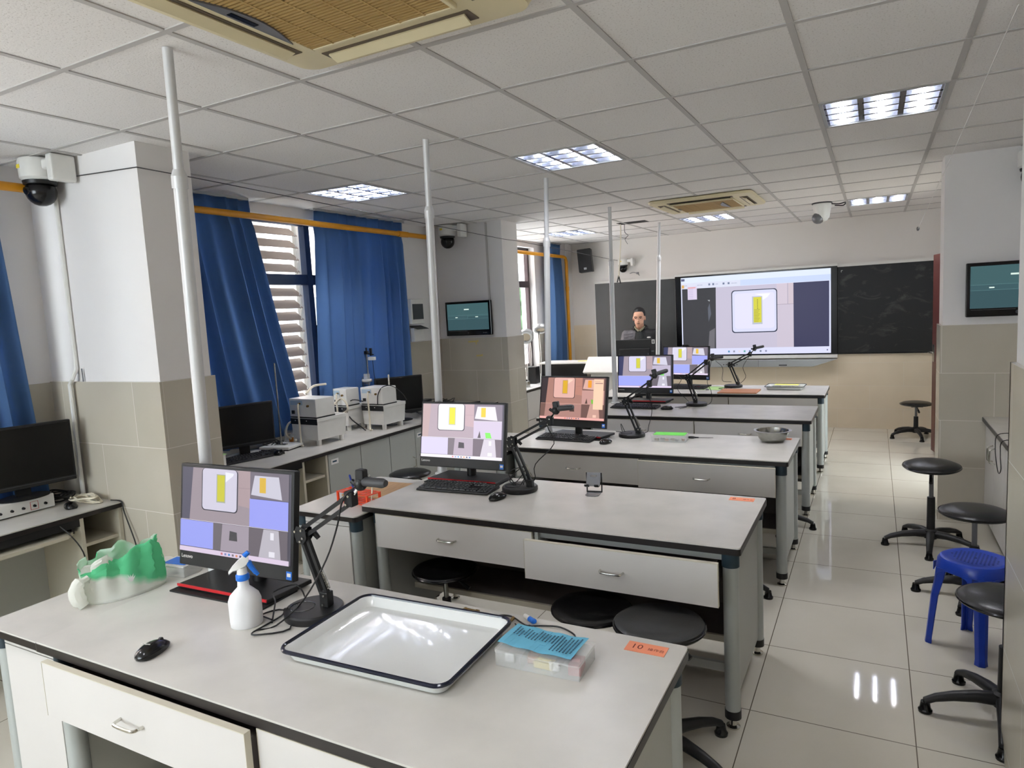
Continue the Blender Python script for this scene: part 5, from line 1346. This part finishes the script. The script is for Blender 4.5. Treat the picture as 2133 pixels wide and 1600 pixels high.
# clamp stand behind
o = thing('retort_stand', 'tall clamp stand with small black clamps against the right curtain', 'stand', (-4.13, 4.88, TZ))
MB().b(-.06,-.05,0,.10,.12,.012).build('stand_base', GREYM, o, bevel=.003)
MB().cyl((0,0,.012),(0,0,.68), .006, n=10).build('rod', STEEL, o, smooth=True)
m = MB(); m.c(0,-.0,.655,.035,.03,.03); m.cyl((0,0,.66),(0,0,.70), .008, n=8); m.cyl((.0,0,.645),(.09,-.01,.635), .006, n=8); m.c(.06,-.01,.66,.018,.02,.07); m.build('clamp_head', BLACK, o, bevel=.002)
m = MB(); m.c(.07,-.012,.60,.07,.03,.03); m.build('clamp_jaw', WHITEP, o, bevel=.003)
m = MB(); m.tube([(.075,-.01,.59),(.08,-.01,.45),(.11,-.01,.30)], .0025, 5); m.build('hanging_wire', BLACK, o)
o = thing('funnel_stand', 'glass vessel on a short clamp stand between the two back water baths', 'stand', (-4.18, 4.86, TZ))
MB().cyl((0,0,0),(0,0,.43), .006, n=10).build('rod', STEEL, o, smooth=True)
MB().lathe([(.06,0),(.06,.01),(.0,.012)], 20).build('stand_base', GREYM, o)
m = MB(); m.lathe([(.028,.36),(.03,.37),(.03,.46),(.028,.46),(.027,.37)], 18, (.05,0,0)); m.build('glass_vessel', CLEARP, o, smooth=True)
m = MB(); m.lathe([(.045,.385),(.048,.39),(.048,.405),(.045,.41)], 20, (.05,0,0)); m.build('ring_clamp', WHITEP, o, smooth=True)
o = thing('steel_rod', 'short bright steel rod standing beside the right dark monitor', 'rod', (-3.83, 4.80, TZ))
MB().cyl((0,0,0),(0,0,.46), .008, n=10).build('rod', CHROME, o, smooth=True)
MB().lathe([(.05,0),(.05,.01),(.0,.012)], 20).build('rod_base', GREYM, o)

# ------------------------------------------------------------------ far left: examination lamps, oven, podium
def exam_lamp(loc, rz, reach, z, label, rh=.115, hang=False, tilt=50):
    o = thing('examination_lamp', label, 'lamp', loc, rz)
    m = MB(); m.c(0,0,.02,.05,.04,.04); m.cyl((0,0,.0),(0,0,.10), .014, n=10); m.build('table_clamp', WHITEP, o, bevel=.004)
    for s in (-1, 1): MB().tube([(s*.010,0,.08),(s*.012,.02,.38),(s*.010,.0,z-.06)], .0055, 6, 2).build('arm_bar', WHITEP, o, smooth=True)
    m = MB(); m.tube([(0,0,z-.07),(reach*.5,-.0,z+.02),(reach,-.01,z)], .009, 8); m.build('head_arm', GREYM, o, smooth=True)
    M4 = T(reach, -.02, z) @ RZ(25) @ RX(-tilt)
    m = MB(); m.lathe([(rh*.55,.05),(rh*.8,.045),(rh,.015),(rh,-.012),(rh*.86,-.022),(rh*.62,-.018),(rh*.58,.0)], 32, (0,0,0), m=M4); m.build('ring_shade', ALU, o, smooth=True)
    m = MB(); m.lathe([(rh*.60,.004),(rh*.60,-.006),(.0,-.01)], 28, m=M4); m.build('lens', M_('lamp_lens', 170, 160, 140, .1), o, smooth=True)
    return o
exam_lamp((-4.02, 7.90, TZ), 0, .02, .62, 'white ring examination lamp facing the room, lowest of the three', .10, tilt=62)
exam_lamp((-4.06, 8.10, TZ), 0, -.03, .64, 'white ring examination lamp half hidden behind the lowest one', .095, tilt=40)
exam_lamp((-3.99, 8.25, TZ), 0, .04, .70, 'white ring examination lamp highest in the group by the far window', .10, tilt=30)
o = thing('small_tin', 'small grey tin on the white worktop below the examination lamps', 'tin', (-3.88, 7.58, TZ))
MB().b(-.045,-.035,0,.045,.035,.07).build('tin', STEEL, o, bevel=.003)
MB().ell((0,0,.085), (.03,.02,.014), 12).build('black_plug', BLACK, o, smooth=True)
o = thing('glass_fronted_box', 'black box with a glass front and white top below the far curtain', 'cabinet', (-3.72, 8.55, TZ), math.radians(4))
MB().b(-.34,-.20,0,.34,.20,.22).build('box_body', BLACKM, o)
MB().b(-.36,-.22,.22,.36,.22,.235).build('white_top', WHITEP, o)
MB().b(-.30,-.212,.02,.30,-.205,.19).build('glass_front', GLASS, o)
MB().b(.34,-.20,0,.345,.20,.22).build('side_panel', M_('brown_grey_panel', 120, 110, 98, .6), o)
o = thing('yellow_paper', 'yellow paper lying on the white-topped black box', 'paper', (-3.48, 8.62, TZ+.235), .3)
MB().b(-.10,-.06,0,.10,.06,.002).build('sheet', YELLOWPAPER, o)
o = thing('loudspeaker', 'small black loudspeaker on the white worktop under the far window', 'loudspeaker', (-3.98, 8.0, TZ), .1)
MB().b(-.07,-.08,0,.07,.08,.22).build('speaker_box', BLACK, o, bevel=.004)

o = thing('podium', 'white lectern desk in front of the standing man', 'lectern', (-2.94, 8.36, 0))
MB().b(-.33,-.10,.0,.42,.20,.874).build('podium_body', WHITEP, o, bevel=.01)
m = MB(); m.loft([[(-.385,-.20,.895),(.47,-.20,.895),(.47,-.185,.885),(-.385,-.185,.885)], [(-.40,-.205,.905),(.485,-.205,.905),(.485,-.17,.885),(-.40,-.17,.885)], [(-.375,-.05,1.095),(.46,-.05,1.095),(.46,.0,1.075),(-.375,.0,1.075)]]); m.build('slanted_front', WHITEP, o, bevel=.006)
MB().b(-.36,-.16,.875,.45,.30,.90).build('desk_top', WHITEP, o, bevel=.006)
MB().b(-.33,-.112,.42,.42,-.10,.47).build('dark_strip', BLACK, o)
o = thing('monitor', 'black monitor seen from behind on the lectern, hiding the man\'s chest', 'monitor', (-2.72, 8.47, .90), math.radians(184))
MB().b(-.27,-.01,.14,.27,.02,.40, RX(-6)).build('casing', BLACK, o, bevel=.006)
m = MB(); m.b(-.20,.02,.16,.20,.045,.29, RX(-6)); m.build('back_bulge', BLACKM, o, bevel=.01)
MB().b(-.04,.0,.0,.04,.03,.20).build('stand_neck', BLACK, o)
MB().b(-.12,-.08,0,.12,.09,.012).build('stand_foot', BLACK, o, bevel=.004)
MB().b(-.262,.021,.345,-.225,.023,.395, RX(-6)).build('white_sticker', WHITEPAPER, o)
MB().b(-.255,.023,.352,-.232,.0235,.388, RX(-6)).build('sticker_print', GREYM, o)
MB().b(-.25,.021,.245,-.215,.023,.25, RX(-6)).build('maker_mark', ALU, o)

# ------------------------------------------------------------------ right counter
o = counter_top('worktop', 'grey worktop with a dark edge between the two right pillars', 2.97, 5.93, .80, 1.0)
o.location = (.70, 2.97, .77)
for c in kids(o): bpy.data.objects.remove(c)
MB().b(.002,0,.024,.585,2.96,.03).build('laminate', LAMINATE, o); MB().b(-.002,0,0,.585,2.96,.026).build('edge_band', EDGE, o)
yy = 2.98
for k in range(7):
    wd = .42
    o = thing('cabinet', ['right cabinet behind the near right pillar', 'right cabinet second from the near right pillar', 'right cabinet third from the near right pillar', 'right cabinet behind the blue stool', 'right cabinet behind the second aisle stool', 'right cabinet with the larger chrome handle', 'right cabinet against the far right pillar'][k], 'cabinet', (.72, yy, 0))
    MB().b(.018,.002,.06,.56,wd-.002,.765).build('carcass', CABGREY, o)
    d = MB().b(0,.004,.07,.018,wd-.004,.762).build('door', CABWHITE, o, bevel=.002)
    MB().b(.04,.002,0,.54,wd-.002,.058).build('plinth', BLACK, o)
    y = wd-.05 if k % 2 else .05
    m = MB(); m.tube([(0,y,.66),(-.028,y,.65),(-.032,y,.63),(-.032,y,.58),(-.028,y,.56),(0,y,.55)], .006, 8); m.build('handle', CHROME, d, smooth=True)
    yy += wd
o = mouse((.90, 5.25, .80), math.radians(80), 'black mouse on the right worktop by the near pillar edge'); o.scale = (1.3, 1.3, 1.3)
o = thing('pink_cloth', 'small pink crumpled thing behind the mouse on the right worktop', 'cloth', (.97, 5.40, .80)); MB().ell((0,0,.022), (.05,.03,.022), 12).build('cloth', M_('pink_cloth', 210, 140, 140, .9), o, smooth=True)
cable('mouse_cable', 'thin black mouse cable hanging over the right worktop edge', [(.86,5.25,.81),(.78,5.22,.812),(.69,5.15,.81),(.672,5.1,.74),(.665,4.98,.66),(.666,4.90,.62),(.67,4.85,.66),(.672,4.9,.74),(.69,4.95,.81),(.80,5.0,.806)], .0028, BLACK)

# ------------------------------------------------------------------ the man at the lectern
SKIN = M_('skin', 206, 158, 132, .5, noise=(14, .05)); HAIR = M_('black_hair', 14, 12, 12, .5)
JACKET = M_('black_jacket', 18, 18, 20, .6, noise=(30, .2)); JGREY = M_('grey_quilt', 92, 90, 94, .6, noise=(26, .2)); SHIRT = M_('olive_collar', 120, 116, 96, .8); FLEECE = M_('dark_fleece', 36, 38, 38, .9)
def solid(name, mb, mats, parent, voxel, sub=0):
    o = mb.build(name, mats, parent)
    md = o.modifiers.new('r', 'REMESH'); md.mode = 'VOXEL'; md.voxel_size = voxel; md.use_smooth_shade = True
    md = o.modifiers.new('s', 'SMOOTH'); md.factor = .6; md.iterations = 3
    dg = bpy.context.evaluated_depsgraph_get(); dg.update()
    me = bpy.data.meshes.new_from_object(o.evaluated_get(dg)); o.modifiers.clear(); old = o.data; o.data = me; bpy.data.meshes.remove(old)
    me.name = name
    me.materials.clear()
    for m_ in (mats if isinstance(mats, (list, tuple)) else [mats]): me.materials.append(m_)
    for p in me.polygons: p.use_smooth = True; p.material_index = 0
    return o
man = thing('person', 'man in a black and grey jacket and glasses standing behind the lectern', 'person', (-2.80, 8.93, 0), math.radians(12))
def limb(m, a, b_, r0, r1): m.cyl(a, b_, r0, r1, 14); m.ell(a, (r0,)*3, 12); m.ell(b_, (r1,)*3, 12)
m = MB()
HM = T(.0, -.055, 1.565) @ RZ(-2) @ RX(10)            # head frame: face towards -y, turned and looking down
def he(c, r, n=14):
    k0 = len(m.bm.verts); m.ell(c, r, n)
    for v in list(m.bm.verts)[k0:]: v.co = HM @ v.co
he((0,.012,.03), (.078,.096,.098), 20); he((0,-.018,-.045), (.062,.072,.072), 18); he((0,-.045,-.088), (.036,.035,.028))
he((0,-.088,-.012), (.013,.020,.024)); he((0,-.098,-.026), (.018,.014,.011)); he((0,-.080,-.062), (.026,.014,.010)); he((-.078,.012,-.012), (.010,.022,.034)); he((.078,.012,-.012), (.010,.022,.034))
he((-.032,-.074,.022), (.028,.012,.010)); he((.032,-.074,.022), (.028,.012,.010))
limb(m, (0,-.01,1.50), (0,.03,1.38), .054, .060)
m.ell((0,.03,1.22), (.17,.11,.20)); m.ell((0,.03,.98), (.155,.105,.16)); m.ell((0,.03,1.34), (.15,.075,.05))
for s in (-1, 1):
    limb(m, (s*.160,.03,1.32), (s*.232,.02,1.10), .044, .038); limb(m, (s*.232,.02,1.10), (s*.15,-.19,1.0), .036, .028)
    limb(m, (s*.085,.03,.92), (s*.10,.02,.50), .080, .055); limb(m, (s*.10,.02,.50), (s*.11,.05,.08), .052, .036); m.ell((s*.11,-.01,.05), (.04,.11,.035))
    # palm, four fingers and a thumb
    W_ = Vector((s*.15,-.19,1.0)); m.ell(W_+Vector((-s*.01,-.045,-.008)), (.040,.050,.016))
    for q, (dx, ln) in enumerate(((.030,.055),(.010,.064),(-.010,.060),(-.029,.047))):
        b0 = W_+Vector((s*-.01+dx,-.085,-.006)); b1 = b0+Vector((dx*.2,-ln*.55,.002)); b2 = b1+Vector((0,-ln*.4,-.016)); limb(m, b0, b1, .0095, .0085); limb(m, b1, b2, .0085, .007)
    t0 = W_+Vector((-s*.040,-.035,-.008)); t1 = t0+Vector((-s*.024,-.028,-.002)); limb(m, t0, t1, .011, .009); limb(m, t1, t1+Vector((-s*.006,-.022,-.006)), .009, .0075)
body = solid('body', m, SKIN, man, .0062)
m = MB(); k0 = 0
m.ell((0,.022,.050), (.085,.098,.092), 24)
for v in m.bm.verts:
    # hairline: pull the shell inside the head over the face
    if v.co.y < -.035 and v.co.z < .085: v.co.y = -.035; v.co *= .93
    if v.co.z < -.02: v.co *= .86
for v in m.bm.verts: v.co = HM @ v.co
m.build('hair', HAIR, man, smooth=True)
m = MB()
for s in (-1, 1): m.ell((s*.033,-.0865,.010), (.014,.006,.0045), 10)
m.ell((0,-.092,-.060), (.021,.004,.0045), 10)
for v in m.bm.verts: v.co = HM @ v.co
f = m.build('eyes_and_mouth', [M_('eye_dark', 40, 26, 24, .3)], man, smooth=True); f.name = 'facial_features'
m = MB()
for s in (-1, 1): m.tube([HM @ Vector(p) for p in ((s*.014,-.088,.027),(s*.032,-.090,.033),(s*.052,-.080,.027))], .0036, 6)
m.build('eyebrows', HAIR, man, smooth=True)
m = MB()
for s in (-1, 1):
    P = [HM @ Vector((s*.034+math.cos(a)*.026, -.101+abs(math.cos(a))*.003*(1 if math.cos(a)*s>0 else 0), .006+math.sin(a)*.017)) for a in [2*math.pi*t/16 for t in range(17)]]
    m.tube(P, .0014, 5, 0); m.tube([HM @ Vector(p) for p in ((s*.060,-.096,.010),(s*.082,-.02,.006),(s*.086,.02,-.0))], .0015, 5)
m.tube([HM @ Vector(p) for p in ((-.008,-.102,.010),(0,-.105,.012),(.008,-.102,.010))], .0014, 5)
m.build('glasses', GREYM, man, smooth=True)
m = MB()
m.ell((0,.035,1.20), (.215,.145,.24)); m.ell((0,.035,.96), (.205,.14,.20)); m.ell((0,.035,1.345), (.215,.11,.075))
for s in (-1, 1):
    limb(m, (s*.178,.035,1.335), (s*.238,.025,1.09), .076, .068); limb(m, (s*.238,.025,1.09), (s*.165,-.15,1.01), .064, .050)
P = [(math.cos(a)*.082, .015+math.sin(a)*.075, 1.425+.02*math.sin(a)) for a in [2*math.pi*t/20 for t in range(21)] if not (1.25*math.pi < a < 1.75*math.pi)]
P = [(math.cos(a)*.088, .02+math.sin(a)*.080, 1.425+.025*math.sin(a)) for a in [math.radians(d_) for d_ in range(-50, 231, 20)]]
m.tube(P, .026, 8, 2)
jk = solid('jacket', m, [JACKET, JGREY], man, .009)
for p in jk.data.polygons:
    c = p.center
    if c.x < -.055 - .30*(1.35-c.z)*0 and c.y < .10 and c.z < 1.40: p.material_index = 1
m = MB()
for k in range(6):
    z_ = 1.36-.035*k; m.tube([(-.085,-.098-.0015*k,z_),(-.15,-.085,z_-.004-.002*k),(-.21,-.052,z_-.012)], .0075, 6)
m.build('quilt_seams', JGREY, man, smooth=True)
m = MB(); m.ell((0,-.075,1.235), (.075,.045,.16)); m.build('fleece', FLEECE, man, smooth=True)
m = MB(); m.tube([(-.062,-.01,1.445),(-.045,-.055,1.42),(-.004,-.085,1.385)], .013, 8); m.tube([(.062,-.01,1.445),(.045,-.055,1.42),(.004,-.085,1.385)], .013, 8); m.build('shirt_collar', SHIRT, man, smooth=True)
m = MB(); m.ell((.125,-.104,1.30), (.026,.006,.011), 12); m.build('chest_badge', WHITEP, man, smooth=True)
m = MB()
for s in (-1, 1): limb(m, (s*.085,.03,.90), (s*.10,.02,.50), .100, .075); limb(m, (s*.10,.02,.50), (s*.11,.05,.09), .075, .062)
m.ell((0,.03,.90), (.17,.125,.10))
solid('trousers', m, JACKET, man, .012)
for s in (-1, 1):
    m = MB(); m.ell((s*.11,-.02,.045), (.048,.14,.045), 16); m.build('shoe', BLACKG, man, smooth=True)
